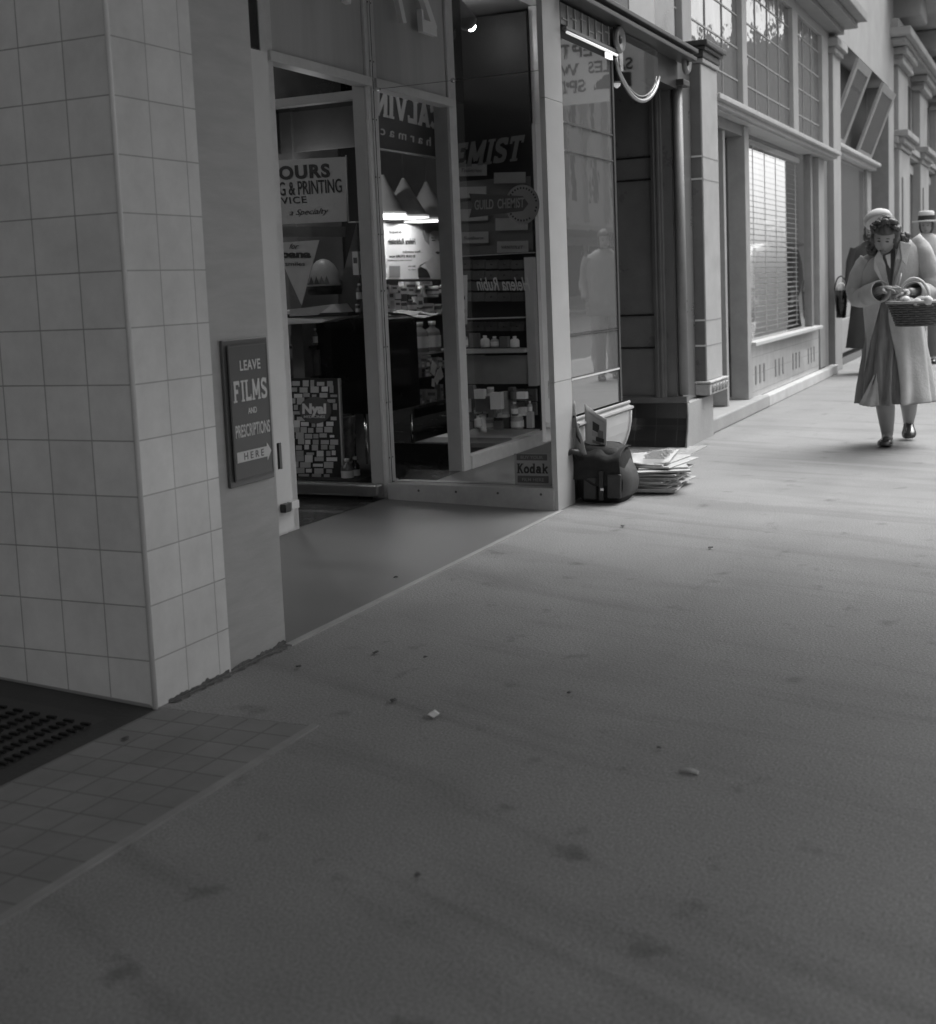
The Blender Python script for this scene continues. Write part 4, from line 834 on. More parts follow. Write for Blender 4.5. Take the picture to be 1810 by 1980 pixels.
# shelf cabinet with drawers behind script lettering
cbn=thing('display_cabinet','pale cabinet with small drawers, shelf and twin doors in the left window','cabinet',(3.95,3.8,.3))
def cbx(n,m,x0,y0,x1,y1,d0=.0,d1=.05): a,b2=vx(x0,y1,Xv),vx(x1,y0,Xv); return bx(n,m,cbn,3.8+d0,3.8+d1,a.y,b2.y,a.z,b2.z)
cbx('top_rail',M_shelf,882,489,1036,496,0,.06); cbx('side_rail',M_shelf,1028,497,1036,745,0,.06); cbx('shelf',M_shelf,882,612,1018,618,0,.12); cbx('shelf',M_shelf,884,672,1027,682,0,.14)
cbx('door',M_paper2,886,686,938,742,0,.03); cbx('door',M_paper2,940,686,1027,742,0,.03)
dd=MB(); kn=MB()
for r_ in range(5):
    for c_ in range(5):
        x0=892+c_*25; y0=502+r_*21
        if r_==4: y0=622; 
        a,b2=vx(x0,y0+18,Xv),vx(x0+23,y0,Xv); dd.box(3.8,3.83,a.y,b2.y,a.z,b2.z); k=(a+b2)/2; kn.lathe((3.83,k.y,k.z),[(.006,0),(.006,.01)],8,axis=(1,0,0))
dd.each('drawer',mat('drawer_dark',.12,.4,6,.25,coat=.2),cbn); kn.build('knobs',M_met,cbn)
l=MB(); words(l,'Helena Rubin',vx,8.35,922,536,1026,562,(.002,0,0),rev=True,shear=.45,bold=.012); o=l.build('script_lettering',mat('script_white',.62,.5,5,.1)); tag(o,'reversed white script lettering on the display window glass','lettering')
o=card('tall_strip_card','tall pale strip card beside stile in the left window','card',vx,8.3,889,532,903,627); l=MB()
for y in (572,597,612): a,b2=vx(893,y+8,8.295),vx(899,y,8.295); l.box(a.x,a.x+.002,a.y,b2.y,a.z,b2.z)
l.build('printed_boxes',M_inkg,o)
lw_=[(900,770,912,796,'box'),(892,762,906,800,'box'),(925,765,952,795,'box'),(954,758,975,790,'box'),(976,756,990,800,'box'),(990,748,1000,800,'box'),(1002,806,1008,826,'box'),(1024,796,1034,826,'box'),(894,800,910,832,'box'),(930,800,944,835,'jar'),(992,800,1014,828,'jar'),(950,790,962,806,'box'),(964,790,986,806,'box')]
rq=random.Random(21)
for r_ in range(3):
    xx=893
    while xx<1030:
        w_=rq.uniform(8,19); h_=rq.uniform(12,26); yb=[772,800,828][r_]+rq.uniform(-3,3)
        if rq.random()<.8: lw_.append((xx,yb-h_,min(xx+w_,1032),yb,rq.choice(['box','box','bottle','jar'])))
        xx+=w_+rq.uniform(1,6)
for (ya,yb) in ((640,671),):
    xx=893
    while xx<1012:
        w_=rq.uniform(9,17); lw_.append((xx,yb-rq.uniform(18,30),xx+w_,yb,rq.choice(['box','jar','bottle']))); xx+=w_+rq.uniform(2,7)
for i,(x0,y0,x1,y1,k) in enumerate(lw_): pack(vx,8.15-.03*(i%4),x0,y0,x1,y1,k,'%s crowded on the display floor of left window'%k,'%ss on the left display floor'%k,m=[M_paper,M_paper2,M_darkp][i%3])
# mirrored drawer bank at lower right
db=thing('drawer_bank','dark bank of small drawers low in the left window','drawers',(3.95,3.5,.2))
for r_ in range(2):
    for c_ in range(2):
        a,b2=vx(992+c_*24,776+r_*26,8.48),vx(1014+c_*24,752+r_*26,8.48); f_=bx('drawer',M_darkp,db,3.81,3.83,a.y,b2.y,a.z,b2.z); k=(a+b2)/2; MB().lathe((3.83,k.y,k.z),[(.008,0),(.008,.012)],8,axis=(1,0,0)).build('knob',M_met,f_)
# spotlight
sp_=thing('spot_lamp','conical spotlight with glowing face high in left display window','spotlight',tuple(vm(890,20,3.7)))
c0,c1=vm(872,0,3.62),vm(906,47,3.62); ax=(c1-c0).normalized(); 
MB().lathe(c0-ax*.1,[(.03,0),(.045,.08),(.062,(c1-c0).length+.1)],24,axis=ax).build('shade',mat('spot_grey',.13,.4,5,.1),sp_)
MB().lathe(c0-ax*.1,[(0,(c1-c0).length+.101),(.058,(c1-c0).length+.102),(.058,(c1-c0).length+.106),(0,(c1-c0).length+.108)],24,axis=ax).build('glowing_face',mat('spot_face',.8,.5,1,0,emit=.35),sp_)
L=bpy.data.lights.new('display_light','POINT'); L.energy=1.0; L.shadow_soft_size=.03; lo=bpy.data.objects.new('display_light',L); C.objects.link(lo); lo.location=c1+ax*.05
L=bpy.data.lights.new('display_light','POINT'); L.energy=.5; L.shadow_soft_size=.1; lo=bpy.data.objects.new('display_light',L); C.objects.link(lo); lo.location=(6.5,3.95,1.80)
# ---------------- stickers on the mirror
XS=XM-.0008
def mp2(x,y,d=0.): return onX(x,y,XS-d)
gs=thing('arrow_sticker','dark arrow shaped sticker over a round badge on the mirror','sticker',tuple(mp2(975,420)))
MB().prism([mp2(1010+33*math.cos(i*PI/20),395+38*math.sin(i*PI/20)) for i in range(40)],(-.0006,0,0)).build('badge',mat('badge_grey',.17,.6,5,.1),gs)
rg=MB()
for i in range(26):
    a=math.radians(-160+i*12)
    if 25<math.degrees(a)<45 or -8<math.degrees(a)<8: continue
    for rr2 in (.80,): rg.prism([mp2(1010+33*r_*math.cos(t_),395+38*r_*math.sin(t_),.0007) for r_,t_ in ((.78,a),(.78,a+.11),(.88,a+.11),(.88,a))],(-.0004,0,0))
rg.build('badge_letters',M_ink,gs)
ar=[(907,374),(1011,379),(1022,394),(1011,408),(907,421),(914,397)]
MB().prism([mp2(x,y,.0012) for x,y in ar],(-.0006,0,0)).build('arrow',mat('arrow_dark',.055,.4,5,.1),gs)
l=MB(); off=Vector((-.002,0,0)); a=mp2(918,406)+off; txt(l,'GUILD  CHEMIST',a,mp2(1014,401)-a+off,mp2(918,387)-a+off,.0006,bold=.02,N=(-1,0,0)); l.build('lettering',mat('letter_dim',.19,.6,5,.1),gs)
ks=thing('film_sticker','pale film sticker with bold word between two dark bars, low on the mirror','sticker',tuple(mp2(1032,935)))
MB().prism([mp2(996,937),mp2(1068,938),mp2(1064,876),mp2(994,877)],(-.0006,0,0)).build('backing',mat('sticker_pale',.24,.6,5,.06),ks)
kb=MB(); kb.prism([mp2(999,890,.0007),mp2(1058,890.5,.0007),mp2(1058,878.5,.0007),mp2(999,878,.0007)],(-.0005,0,0)); kb.prism([mp2(1001,933,.0007),mp2(1061,934.5,.0007),mp2(1061,920.5,.0007),mp2(1001,919.5,.0007)],(-.0005,0,0)); kb.build('dark_bar',mat('bar_dark',.075,.6,5,.1),ks)
l=MB(); off=Vector((-.0016,0,0)); a=mp2(1000,915)+off; slab(l,'Kodak',a,mp2(1060,915.5)+off-a,mp2(1000,896)+off-a,.0006,t=.22,N=(-1,0,0)); l.build('lettering',M_ink,ks)
l=MB(); a=mp2(1007,887)+off; txt(l,'BUY YOUR',a,mp2(1050,887.5)+off-a,mp2(1007,881)+off-a,.0006,bold=.01,N=(-1,0,0)); a=mp2(1010,930)+off; txt(l,'FILM HERE',a,mp2(1052,931)+off-a,mp2(1010,924)+off-a,.0006,bold=.01,N=(-1,0,0)); l.build('small_lettering',mat('letter_dim',.19),ks)

for (x_,y_,z_,e_) in ((7.4,5.2,2.85,14),(4.6,5.6,2.85,10)):  # added lamps that brighten the shop interior
    cl_=thing('fill_lamp',['added fill lamp over the black counter at back of shop','added fill lamp over the cosmetics counter inside'][0 if x_>6 else 1],'lamp',(x_,y_,z_)); MB().lathe((x_,y_,z_),[(0,0),(.10,.03),(.14,.1),(.1,.17),(.03,.19)],20).build('glass_bowl',mat('fill_bowl',.8,.5,1,0,emit=.5),cl_); MB().tube([(x_,y_,z_+.18),(x_,y_,3.05)],.01,8).build('stem',M_grey,cl_)
    L=bpy.data.lights.new('fill_light','POINT'); L.energy=e_; L.shadow_soft_size=.12; lo=bpy.data.objects.new('fill_light',L); C.objects.link(lo); lo.parent=cl_; lo.location=(0,0,-.16)
# ---------------------------------------------------------------- satchel, papers, litter
M_leath=mat('worn_leather',.022,.7,9,.5,.35,40,spec=.25); M_leath2=mat('leather_edge',.06,.6,9,.3,.2,40)
sa=thing('leather_satchel','dark worn newsboy satchel slumped against pier, papers sticking out','bag',(6.42,2.14,0))
XB=6.36
def sb(px,py,d=0.): return onX(px,py,XB-d)
yL,yR=sb(1114,930).y,sb(1206,930).y
rg=[]
for i,(zf,ins,bul) in enumerate([(0,.02,.0),(.04,.0,.02),(.12,-.004,.035),(.20,.004,.03),(.27,.015,.01),(.30,.03,-.01)]):
    ring=[]
    for k in range(28):
        a=2*PI*k/28; cx,sy=math.cos(a),math.sin(a); e=.45
        xx=(abs(cx)**e)*math.copysign(1,cx); yy_=(abs(sy)**e)*math.copysign(1,sy)
        ring.append((XB+.11+(.11+bul)*xx+.01*noise.noise((k*.7,i,0)), (yL+yR)/2+((yL-yR)/2-ins)*yy_+.01*noise.noise((k*.5,i*2,3)), zf+.012*noise.noise((k*.6,i,7))+(.0 if zf<.01 else -.02*max(0,-yy_)*(zf/.3))))
    rg.append(ring)
MB().loft(rg).build('body',M_leath,sa)
# flap: curved sheet over front
fl=[]
for i in range(7):
    t_=i/6; z=.285-.15*max(0,(t_-.25))/.75 ; x=XB+.20-.26*min(1,t_/.3) if t_<.3 else XB-.050-.012*math.sin(t_*7)
    if t_<.3: z=.30+.015*math.sin(t_/.3*PI)
    fl.append([(x+.006*noise.noise((j*.8,i,1)),yL+.003-(yL-yR)*j/10,z-.045*(j/10)*t_+.012*math.sin(j*1.3+i*.8)-.02*(j/10)) for j in range(11)])
MB().loft(fl,closed=False,cap=False).build('flap',M_leath,sa,solid=.006,sub=1)
def px_quad(x0,y0,x1,y1,d): return [sb(x0,y1,d),sb(x1,y1,d),sb(x1,y0,d),sb(x0,y0,d)]
MB().prism(px_quad(1174,918,1200,964,.058),(.02,0,0)).build('pocket',M_leath2 if False else mat('pocket_leather',.035,.6,9,.3,.2,40),sa,bevel=.006)
MB().prism(px_quad(1128,924,1152,966,.056),(.02,0,0)).build('pocket',MATS['pocket_leather'],sa,bevel=.006)
MB().prism(px_quad(1158,912,1166,968,.062),(.012,0,0)).build('strap',mat('strap_leather',.03,.4,9,.3),sa,bevel=.002)
MB().prism(px_quad(1161,944,1167,949,.066),(.003,0,0)).build('buckle',M_met,sa)
sg_=[]
for i in range(9):
    t_=i/8; y=sb(1190+22*math.sin(t_*PI*.75),886+72*t_).y; z=sb(1200,886+76*t_).z
    sg_.append([(XB-.03,y+.012,max(.004,z)),(XB+.16,y-.015,max(.004,z))])
MB().loft(sg_,closed=False,cap=False).build('gusset',M_leath2,sa,solid=.005)
# shoulder strap loop leaning on wall
sp1=[sb(1099,974,.12),sb(1095,940,.12),sb(1094,900,.11),sb(1096,881,.11),sb(1104,873,.10),sb(1114,874,.08),sb(1122,886,.05)]
ring=[]
for i,p in enumerate(sp1):
    w_=.008 if i<4 else .018; ring.append([p+Vector((0,0,0)),p+Vector((.03,0,0)),p+Vector((.03,-.006,w_)),p+Vector((0,-.006,w_))])
MB().tube(sp1,[.005,.005,.006,.009,.016,.02,.018],8).build('shoulder_strap',mat('strap_black',.02,.4,9,.3),sa)
MB().prism(px_quad(1118,878,1127,888,.03),(.004,0,0)).build('tag',M_paper,sa)
# standing magazines (curved sheets)
def sheet(name,label,top,bot,bulge,m,x=6.43,prn=None):
    rows=[]
    n=8
    for i in range(9):
        t_=i/8; row=[]
        for j in range(n+1):
            s_=j/n; a=Vector(onX(*top[0],x))*(1-s_)+Vector(onX(*top[1],x))*s_; b=Vector(onX(*bot[0],x))*(1-s_)+Vector(onX(*bot[1],x))*s_
            p=a*(1-t_)+b*t_; p.x+=bulge*math.sin(s_*PI)*(1-t_*.6)-.05*(1-t_)*(s_-.5); p.z+=-.02*math.sin(s_*PI)*(1-t_); row.append(p)
        rows.append(row)
    o=MB().loft(rows,closed=False,cap=False).build(name,m,None,solid=.004); tag(o,label,'magazine'); 
    if prn:
        k=MB()
        for (s0,t0,s1,t1,mi) in prn:
            def g(s_,t_):
                a=Vector(onX(*top[0],x))*(1-s_)+Vector(onX(*top[1],x))*s_; b=Vector(onX(*bot[0],x))*(1-s_)+Vector(onX(*bot[1],x))*s_
                p=a*(1-t_)+b*t_; p.x+=bulge*math.sin(s_*PI)*(1-t_*.6)-.05*(1-t_)*(s_-.5)-.0035; p.z+=-.02*math.sin(s_*PI)*(1-t_); return p
            m_=(s0+s1)/2
            k.add([g(s0,t1),g(m_,t1),g(s1,t1),g(s1,t0),g(m_,t0),g(s0,t0)],[(0,1,4,5),(1,2,3,4)],mi)
        k.build('printed_cover',[M_inkg,M_ink,mat('ink_light',.3,.7,5,.2)],o)
    return o
sheet('magazine','folded magazine standing upright in the satchel, illustrated cover to front',[(1127,780),(1176,809)],[(1133,888),(1171,889)],.035,mat('magazine_paper',.36,.7,7,.15),6.42,
  [(.3,.22,.6,.40,1),(.52,.33,.82,.5,0),(.28,.42,.55,.52,2),(.45,.50,.88,.60,1),(.3,.60,.7,.66,0),(.2,.74,.8,.92,2),(.15,.08,.85,.12,2)])
sheet('magazine','narrow folded magazine leaning on pier behind the illustrated one',[(1108,776),(1127,838)],[(1112,878),(1135,880)],-.02,mat('magazine_dim',.30,.7,7,.2),6.33,[(.1,.3,.6,.42,0),(.2,.45,.7,.6,1),(.1,.65,.8,.8,2)])
# newspaper stack
rnd=random.Random(11); M_news=mat('newsprint',.42,.85,30,.12); 
stk=thing('newspaper_stack','untidy knee high stack of folded newspapers beside the satchel','newspapers',(6.95,2.1,0))
nsx,nsy=6.86,2.06
for i in range(16):
    z=.004+i*.0098; an=rnd.uniform(-.28,.28)+.12; w_,l_=.13+rnd.uniform(-.006,.014),.21; dx,dy=rnd.uniform(-.03,.03),rnd.uniform(-.035,.03)+.02*math.sin(i*.4)
    c_=Vector((nsx+dx+.02,nsy+dy,z)); U=Vector((math.cos(an),math.sin(an),0)); V_=Vector((-math.sin(an),math.cos(an),0))
    rg=[]
    for s_ in (-1,1):
        rg.append([c_+U*s_*l_+V_*(w_*math.cos(a)) if False else c_+U*(s_*l_)+V_*y_+Vector((0,0,z_)) for y_,z_ in ((-w_,-.001),(-w_-.004,.0035),(-w_,.0078),(0,.0085),(w_,.006),(w_,.000))])
    MB().loft(rg,smooth=False).build('newspaper',M_news,stk)
tp_=MB()
U=Vector((.98,.15,0));V_=Vector((-.15,.98,0)); c_=Vector((nsx+.06,nsy+.10,.168))
rows=[[c_+U*(-.24+.06*i)+V_*(.2-.05*j)+Vector((0,0,.012*math.sin(j*.8+i*.3)+.004*noise.noise((i,j,2)))) for j in range(9)] for i in range(9)]
o=tp_.loft(rows,closed=False,cap=False).build('open_newspaper',M_news,None,solid=.003); tag(o,'open printed newspaper sheet lying on top of stack','newspaper')
tl_=MB()
for i in range(13):
    for k in range(2):
        a=c_+U*(-.2+.031*i)+V_*(.16-.2*k)+Vector((0,0,.0165)); tl_.obox(a-V_*.07,U*.006,V_*(.07+rnd.uniform(-.02,.01)),(0,0,.0006))
tl_.build('print_columns',M_inkg,o)['kind']='stuff'
pts=[(6.95,1.86,.05),(7.0,1.8,.01),(7.1,1.72,.006),(7.2,1.64,.008),(7.27,1.585,.01),(7.31,1.56,.03),(7.30,1.545,.055),(7.27,1.55,.06)]
sp_px=[(1247,920),(1262,918),(1280,917),(1297,915),(1304,912),(1307,907)]
p0=[onZ(x,y,.008) for x,y in sp_px]; p0[-1].z+=.01
o=MB().tube([(6.93,1.9,.05)]+p0,.005,6).build('binding_string',mat('string',.6,.9,20,.2)); tag(o,'loose pale binding string trailing from newspaper stack','string')
# rolled papers in front of stack bottom
for i,(x,y) in enumerate([(1225,938),(1236,934)]):
    q=onZ(x,y,.02); o=MB().tube([q+Vector((-.02,.06,0)),q+Vector((.08,-.05,.0))],.02,12).build('rolled_paper',mat('rolled_print',.3,.8,40,.5)); tag(o,['rolled newspaper at foot of stack, nearer the satchel','rolled newspaper at foot of stack, nearer the road'][i],'newspaper')
# litter
M_leaf=mat('dry_leaf',.07,.8,9,.3); M_scr=mat('scrap',.66,.8,9,.1)
for i,(x,y,s,lb) in enumerate([(a_,b_2,c_2*.62,d_2) for a_,b_2,c_2,d_2 in [(765,1117,.02,'small dark leaf on recess floor near its bright edging'),(727,1263,.022,'dark crumpled leaf on footpath below the edging strip'),(823,1272,.015,'small dark leaf right of the crumpled one'),(578,1290,.018,'dark leaf close to stone pilaster foot'),(762,1356,.02,'dark leaf alone on the open footpath'),(1204,1018,.02,'small dark scrap ahead of the satchel'),(1374,1060,.02,'tiny dark scrap on mid footpath'),(1101,1341,.012,'tiny dark crumb mid footpath'),(808,1695,.014,'dark leaf at the near edge of footpath'),(1274,1448,.012,'dark pellet by the cigarette end'),(243,1430,.02,'dark leaf on worn tiled apron')]]):
    p=onZ(x,y,.004); m_=MB(); n=9; c=[p+Vector((math.cos(k*2*PI/n)*s*(.7+.5*random.random()),math.sin(k*2*PI/n)*s*(.5+.4*random.random()),.002+.004*random.random())) for k in range(n)]
    m_.add([p+Vector((0,0,.006))]+c,[(0,k+1,(k+1)%n+1) for k in range(n)]); o=m_.build('fallen_leaf',M_leaf,None,solid=.002); tag(o,lb,'leaf')
p=onZ(1332,1491,.006); o=MB().tube([p+Vector((-.0,.022,0)),p+Vector((.004,-.0,.001)),p+Vector((-.002,-.022,0))],.0055,8).build('cigarette_end',mat('cig',.45,.8,40,.3)); tag(o,'flattened cigarette end on the near footpath','cigarette end')
p=onZ(840,1384,.004); m_=MB(); c=[p+Vector(v) for v in ((-.02,-.008,.002),(-.006,-.016,.008),(.016,-.008,.003),(.02,.008,.01),(.004,.018,.004),(-.016,.012,.008))]; m_.add([p+Vector((0,0,.012))]+c,[(0,k+1,(k+1)%6+1) for k in range(6)]); tag(m_.build('paper_scrap',M_scr,None,solid=.001),'tiny white crumpled paper scrap on footpath','paper scrap')
# ---------------------------------------------------------------- people
def skin(nodes,edges,sub=2):
    me=bpy.data.meshes.new('sk'); me.from_pydata([n[0] for n in nodes],edges,[]); o=bpy.data.objects.new('sk',me); C.objects.link(o)
    md=o.modifiers.new('s','SKIN'); md.use_smooth_shade=True
    sv=me.skin_vertices[0].data
    for i,n in enumerate(nodes): r=n[1]; sv[i].radius=(r,r) if not isinstance(r,tuple) else r; sv[i].use_root=(i==0)
    s2=o.modifiers.new('u','SUBSURF'); s2.levels=sub; s2.render_levels=sub
    dg=bpy.context.evaluated_depsgraph_get(); r=bpy.data.meshes.new_from_object(o.evaluated_get(dg)); bpy.data.objects.remove(o); return r
M_skin=mat('skin_tone',.31,.55,8,.06); M_lip=mat('lip_tone',.15,.5,5,.05); M_eye=mat('eye_tone',.05,.3,5,.05); M_hair=mat('brown_hair',.075,.45,22,.8,.6,70,stretch=(1,1,.35)); M_stock=mat('stocking',.26,.5,8,.08)
def head(mb,c,rx,ry,rz,M3,female=True,mi=(0,1,2)):
    # local: -y faces forward, z up ; ellipsoid with modelled features
    n,mn=28,22; vs=[];
    def disp(a,b):
        x,y,z=math.sin(b)*math.sin(a),-math.sin(b)*math.cos(a),math.cos(b)   # unit; a=0 forward
        px,py,pz=x*rx,y*ry,z*rz
        jaw=max(0,-z); px*=1-.32*jaw**1.5; py*=1-.10*jaw if y<0 else 1-.35*jaw
        f=max(0,-y)
        g=lambda u,v,su,sv: math.exp(-((x-u)/su)**2-((z-v)/sv)**2)*f
        d=.20*g(0,-.18,.10,.20)+.10*g(0,-.30,.13,.09)-.07*g(.34,.04,.16,.10)-.07*g(-.34,.04,.16,.10)+.05*g(0,.22,.5,.1)+.07*g(0,-.53,.20,.07)+.08*g(0,-.85,.25,.14)+.04*g(.45,-.28,.2,.2)+.04*g(-.45,-.28,.2,.2)
        py-=d*ry; return Vector((px,py,pz))
    rows=[[disp(2*PI*k/n,PI*(j+.02)/(mn+.04)) for k in range(n)] for j in range(mn+1)]
    rows=[[c+M3@v for v in r] for r in rows]; mb.loft(rows,mi=mi[0])
    for s in (-1,1):
        e=c+M3@Vector((s*.33*rx,-.93*ry,.03*rz)); X_,Y_,Z_=[M3.col[i] for i in range(3)]
        mb.loft([[e+X_*(rx*.15*math.cos(t)*q)+Z_*(rx*.07*math.sin(t)*q)-Y_*(.012*ry*(1-q)+.03*ry) for t in [k*PI/5 for k in range(10)]] for q in (1,.6,.05)],mi=mi[2])
        mb.loft([[e+Z_*(.17*rz)+X_*(rx*.2*math.cos(t)*q)+Z_*(rx*.035*math.sin(t)*q)-Y_*(.03*ry) for t in [k*PI/5 for k in range(10)]] for q in (1,.05)],mi=mi[2])
        er=c+M3@Vector((s*.98*rx,.1*ry,-.05*rz)); mb.loft([[er+Y_*(rx*.16*math.cos(t)*q)+Z_*(rx*.3*math.sin(t)*q)+X_*s*(.06*rx*(1.3-q)) for t in [k*PI/5 for k in range(10)]] for q in (1,.7,.1)],mi=mi[0])
    l=c+M3@Vector((0,-1.04*ry,-.50*rz)); X_,Y_,Z_=[M3.col[i] for i in range(3)]
    mb.loft([[l+X_*(rx*.27*math.cos(t)*q)+Z_*(rx*.085*math.sin(t)*q)-Y_*(.06*ry*(1-q)-.055*ry*abs(math.cos(t)*q)) for t in [k*PI/6 for k in range(12)]] for q in (1,.6,.05)],mi=mi[1])
def hairdo(mb,c,rx,ry,rz,M3,curls,seed=1,fr=.45,low=-.35,bulk=1.13):
    rnd=random.Random(seed); n,mn=40,26; rows=[]
    for j in range(mn+1):
        b=PI*.78*(j+.02)/mn; r=[]
        for k in range(n):
            a=2*PI*k/n; x,y,z=math.sin(b)*math.sin(a),-math.sin(b)*math.cos(a),math.cos(b)
            s_=bulk+.06*noise.noise((x*5,y*5,z*5+seed))+.035*math.sin(a*14+z*9)
            fwd=max(0,-y)
            if z<fr and y<-.25 and abs(x)<.80: s_=.86   # sink under the face
            r.append(c+M3@Vector((x*rx*s_,y*ry*s_,z*rz*s_)))
        rows.append(r)
    mb.loft(rows)
    for (x,y,z,r0) in curls:
        o_=c+M3@Vector((x*rx,y*ry,z*rz)); 
        mb.tube([o_+Vector((math.cos(t)*r0,math.sin(t)*r0*.8,math.sin(t*.5+x)*r0*.7)) for t in [i*.9+x*3 for i in range(6)]],[r0*.35,r0*.7,r0*.8,r0*.75,r0*.6,r0*.3],7)
def hand(mb,w,d,up,side,size=.17,curl=.6,mi=0):
    # w wrist, d direction of fingers, side = thumb side
    d=d.normalized(); up=(up-d*up.dot(d)).normalized(); side=d.cross(up) if side>0 else up.cross(d)
    nd=[(w,.024),(w+d*size*.22,(.034,.018)),(w+d*size*.42,(.038,.016))]; ed=[(0,1),(1,2)]
    me=skin([(n_[0],n_[1]) for n_ in nd],ed,1); mb.mesh(me,mi=mi,smooth=True)
    for i in range(4):
        b0=w+d*size*.40+side*(.028-.0187*i); L=size*(.40,.44,.41,.32)[i]; c_=curl*(.8+.15*i)
        p=[b0]; dirv=d.copy()
        for s_,k in ((.45,.35),(.32,.8),(.23,1.1)):
            dirv=(dirv*math.cos(c_*k*.7)-up*math.sin(c_*k*.7)).normalized(); p.append(p[-1]+dirv*L*s_)
        mb.tube(p,[.0098,.0092,.0082,.0062],7,mi=mi)
    b0=w+d*size*.16+side*.026; td=(d*.6+side*.75-up*.25).normalized(); p=[b0,b0+td*size*.18,b0+td*size*.18+(d*.9-up*.35+side*.1).normalized()*size*.2]
    mb.tube(p,[.0125,.011,.008],7,mi=mi)
def rings(spec,seg=48,inner=1.,k=9,ph=0.,amp=1.,P=None,tl=0.):
    out=[]
    for (y,cx,hw,b,d,gap,gc,fold) in spec:
        ctr=P(cx,y,d); a_=hw*.00336*inner; b_=b*inner; r=[]
        for i in range(seg):
            t=math.radians(gc+gap)+ (2*PI-2*math.radians(gap))*i/(seg-(1 if gap>0 else 0))
            f=1+amp*fold*(math.sin(k*t+ph+y*.006)+.5*math.sin((k*1.7)*t+ph*2+1.3))+(.07*noise.noise((math.cos(t)*1.8,math.sin(t)*1.8,y*.035)) if y>495 else 0)
            r.append(ctr+Vector((-math.cos(t)*b_*f,-math.sin(t)*a_*f,.006*math.sin(3*t+y)+tl*math.sin(t)*max(0,min(1,(600-y)/90)))))
        out.append(r)
    return out
# ---- main woman
XW=8.85
def P(px,py,d=0.): return onX(px,py,XW-d)
wo=thing('person','stooping woman in pale coat and white hat carrying a wicker basket','person',(8.9,1.02,0))
bd=MB()
N=[(P(1728,636,.0),.12),(P(1726,596,.05),.11),(P(1722,540,.13),.13),(P(1718,505,.2),.09),(P(1715,488,.26),.045),(P(1714,474,.29),.042),
 (P(1712,655,.0),.085),(P(1709,735,.12),.078),(P(1711,775,.09),.068),(P(1714,808,.03),.058),(P(1716,843,.0),.038),(P(1712,856,.08),.03),
 (P(1745,655,.0),.085),(P(1756,738,-.04),.076),(P(1757,772,-.16),.066),(P(1758,797,-.28),.052),(P(1757,818,-.37),.037),(P(1758,838,-.33),.028),
 (P(1676,508,.19),.052),(P(1655,572,.17),.042),(P(1690,566,.32),.034),(P(1712,558,.42),.024),
 (P(1772,482,.19),.052),(P(1797,560,.17),.042),(P(1775,566,.32),.034),(P(1756,563,.42),.024)]
E_=[(0,1),(1,2),(2,3),(3,4),(4,5),(0,6),(6,7),(7,8),(8,9),(9,10),(10,11),(0,12),(12,13),(13,14),(14,15),(15,16),(16,17),(3,18),(18,19),(19,20),(20,21),(3,22),(22,23),(23,24),(24,25)]
me=skin(N,E_,2); zc=P(1720,700).z
for p in me.polygons: pass
bd.mesh(me,mi=0,smooth=True)
for i,p in enumerate(me.polygons):
    if p.center.z<zc: bd.m[i]=3
tiltM=(Matrix.Rotation(math.radians(-90),3,'Z')@Matrix.Rotation(math.radians(6),3,'Y')@Matrix.Rotation(math.radians(24),3,'X'))
hc=P(1712,457,.33); head(bd,hc,.076,.094,.118,tiltM)
hand(bd,P(1710,558,.42),P(1735,556,.50)-P(1710,558,.42),Vector((-.35,0,1)),1,.165,.8)
hand(bd,P(1758,563,.42),P(1735,566,.48)-P(1758,563,.42),Vector((-.3,0,1)),-1,.165,.9)
bd.build('body',[M_skin,M_lip,M_eye,M_stock],wo)
hb=MB(); cur=[]
rn=random.Random(5)
for i in range(13): cur.append((-1.0-rn.random()*.35,.1+rn.random()*.5,-.15-rn.random()*.75,.022+rn.random()*.01))
for i in range(13): cur.append((1.0+rn.random()*.3,.1+rn.random()*.5,-.0-rn.random()*.6,.022+rn.random()*.01))
for i in range(26): cur.append((-.85+(i%13)*.14,-.45-rn.random()*.35+(i//13)*.4,.70+rn.random()*.38-(abs(-.85+(i%13)*.14))*.25,.014+rn.random()*.008))
hairdo(hb,hc,.080,.10,.12,tiltM,cur,3,fr=.42); hb.build('hair',M_hair,wo)
ht=MB(); hcn=P(1699,424,.15); ht.lathe(hcn+Vector((0,0,-.02)),[(.084,0),(.09,.02),(.085,.045),(.062,.066),(.03,.076),(0,.078)],24,axis=(.55,.35,1)); ht.build('hat',mat('white_felt',.55,.9,30,.05),wo)
coat=mat('pale_gaberdine',.41,.85,7,.14,.3,60)
CS=[(474,1721,20,.075,.24,20,0,0),(482,1722,34,.10,.23,17,0,.0),(490,1724,44,.12,.21,14,0,.01),(500,1724,51,.145,.19,12,0,.015),(520,1722,55,.16,.18,11,0,.02),(550,1722,52,.17,.15,9,0,.015),(580,1724,52,.17,.12,7,-5,.02),(605,1726,52,.175,.07,10,-14,.02),(640,1730,54,.185,.03,20,-22,.03),(680,1732,58,.20,.01,30,-24,.04),(720,1734,62,.215,.0,36,-26,.05),(750,1734,66,.23,.0,38,-26,.065),(778,1733,69,.24,.0,38,-26,.07)]
MB().loft(rings(CS,56,1.,9,.5,1.,P,.055),closed=False,cap=False).build('coat',coat,wo,solid=.008,sub=1)
dress=mat('pleated_dress',.20,.7,5,.55,.2,60,stretch=(2,5,.5))
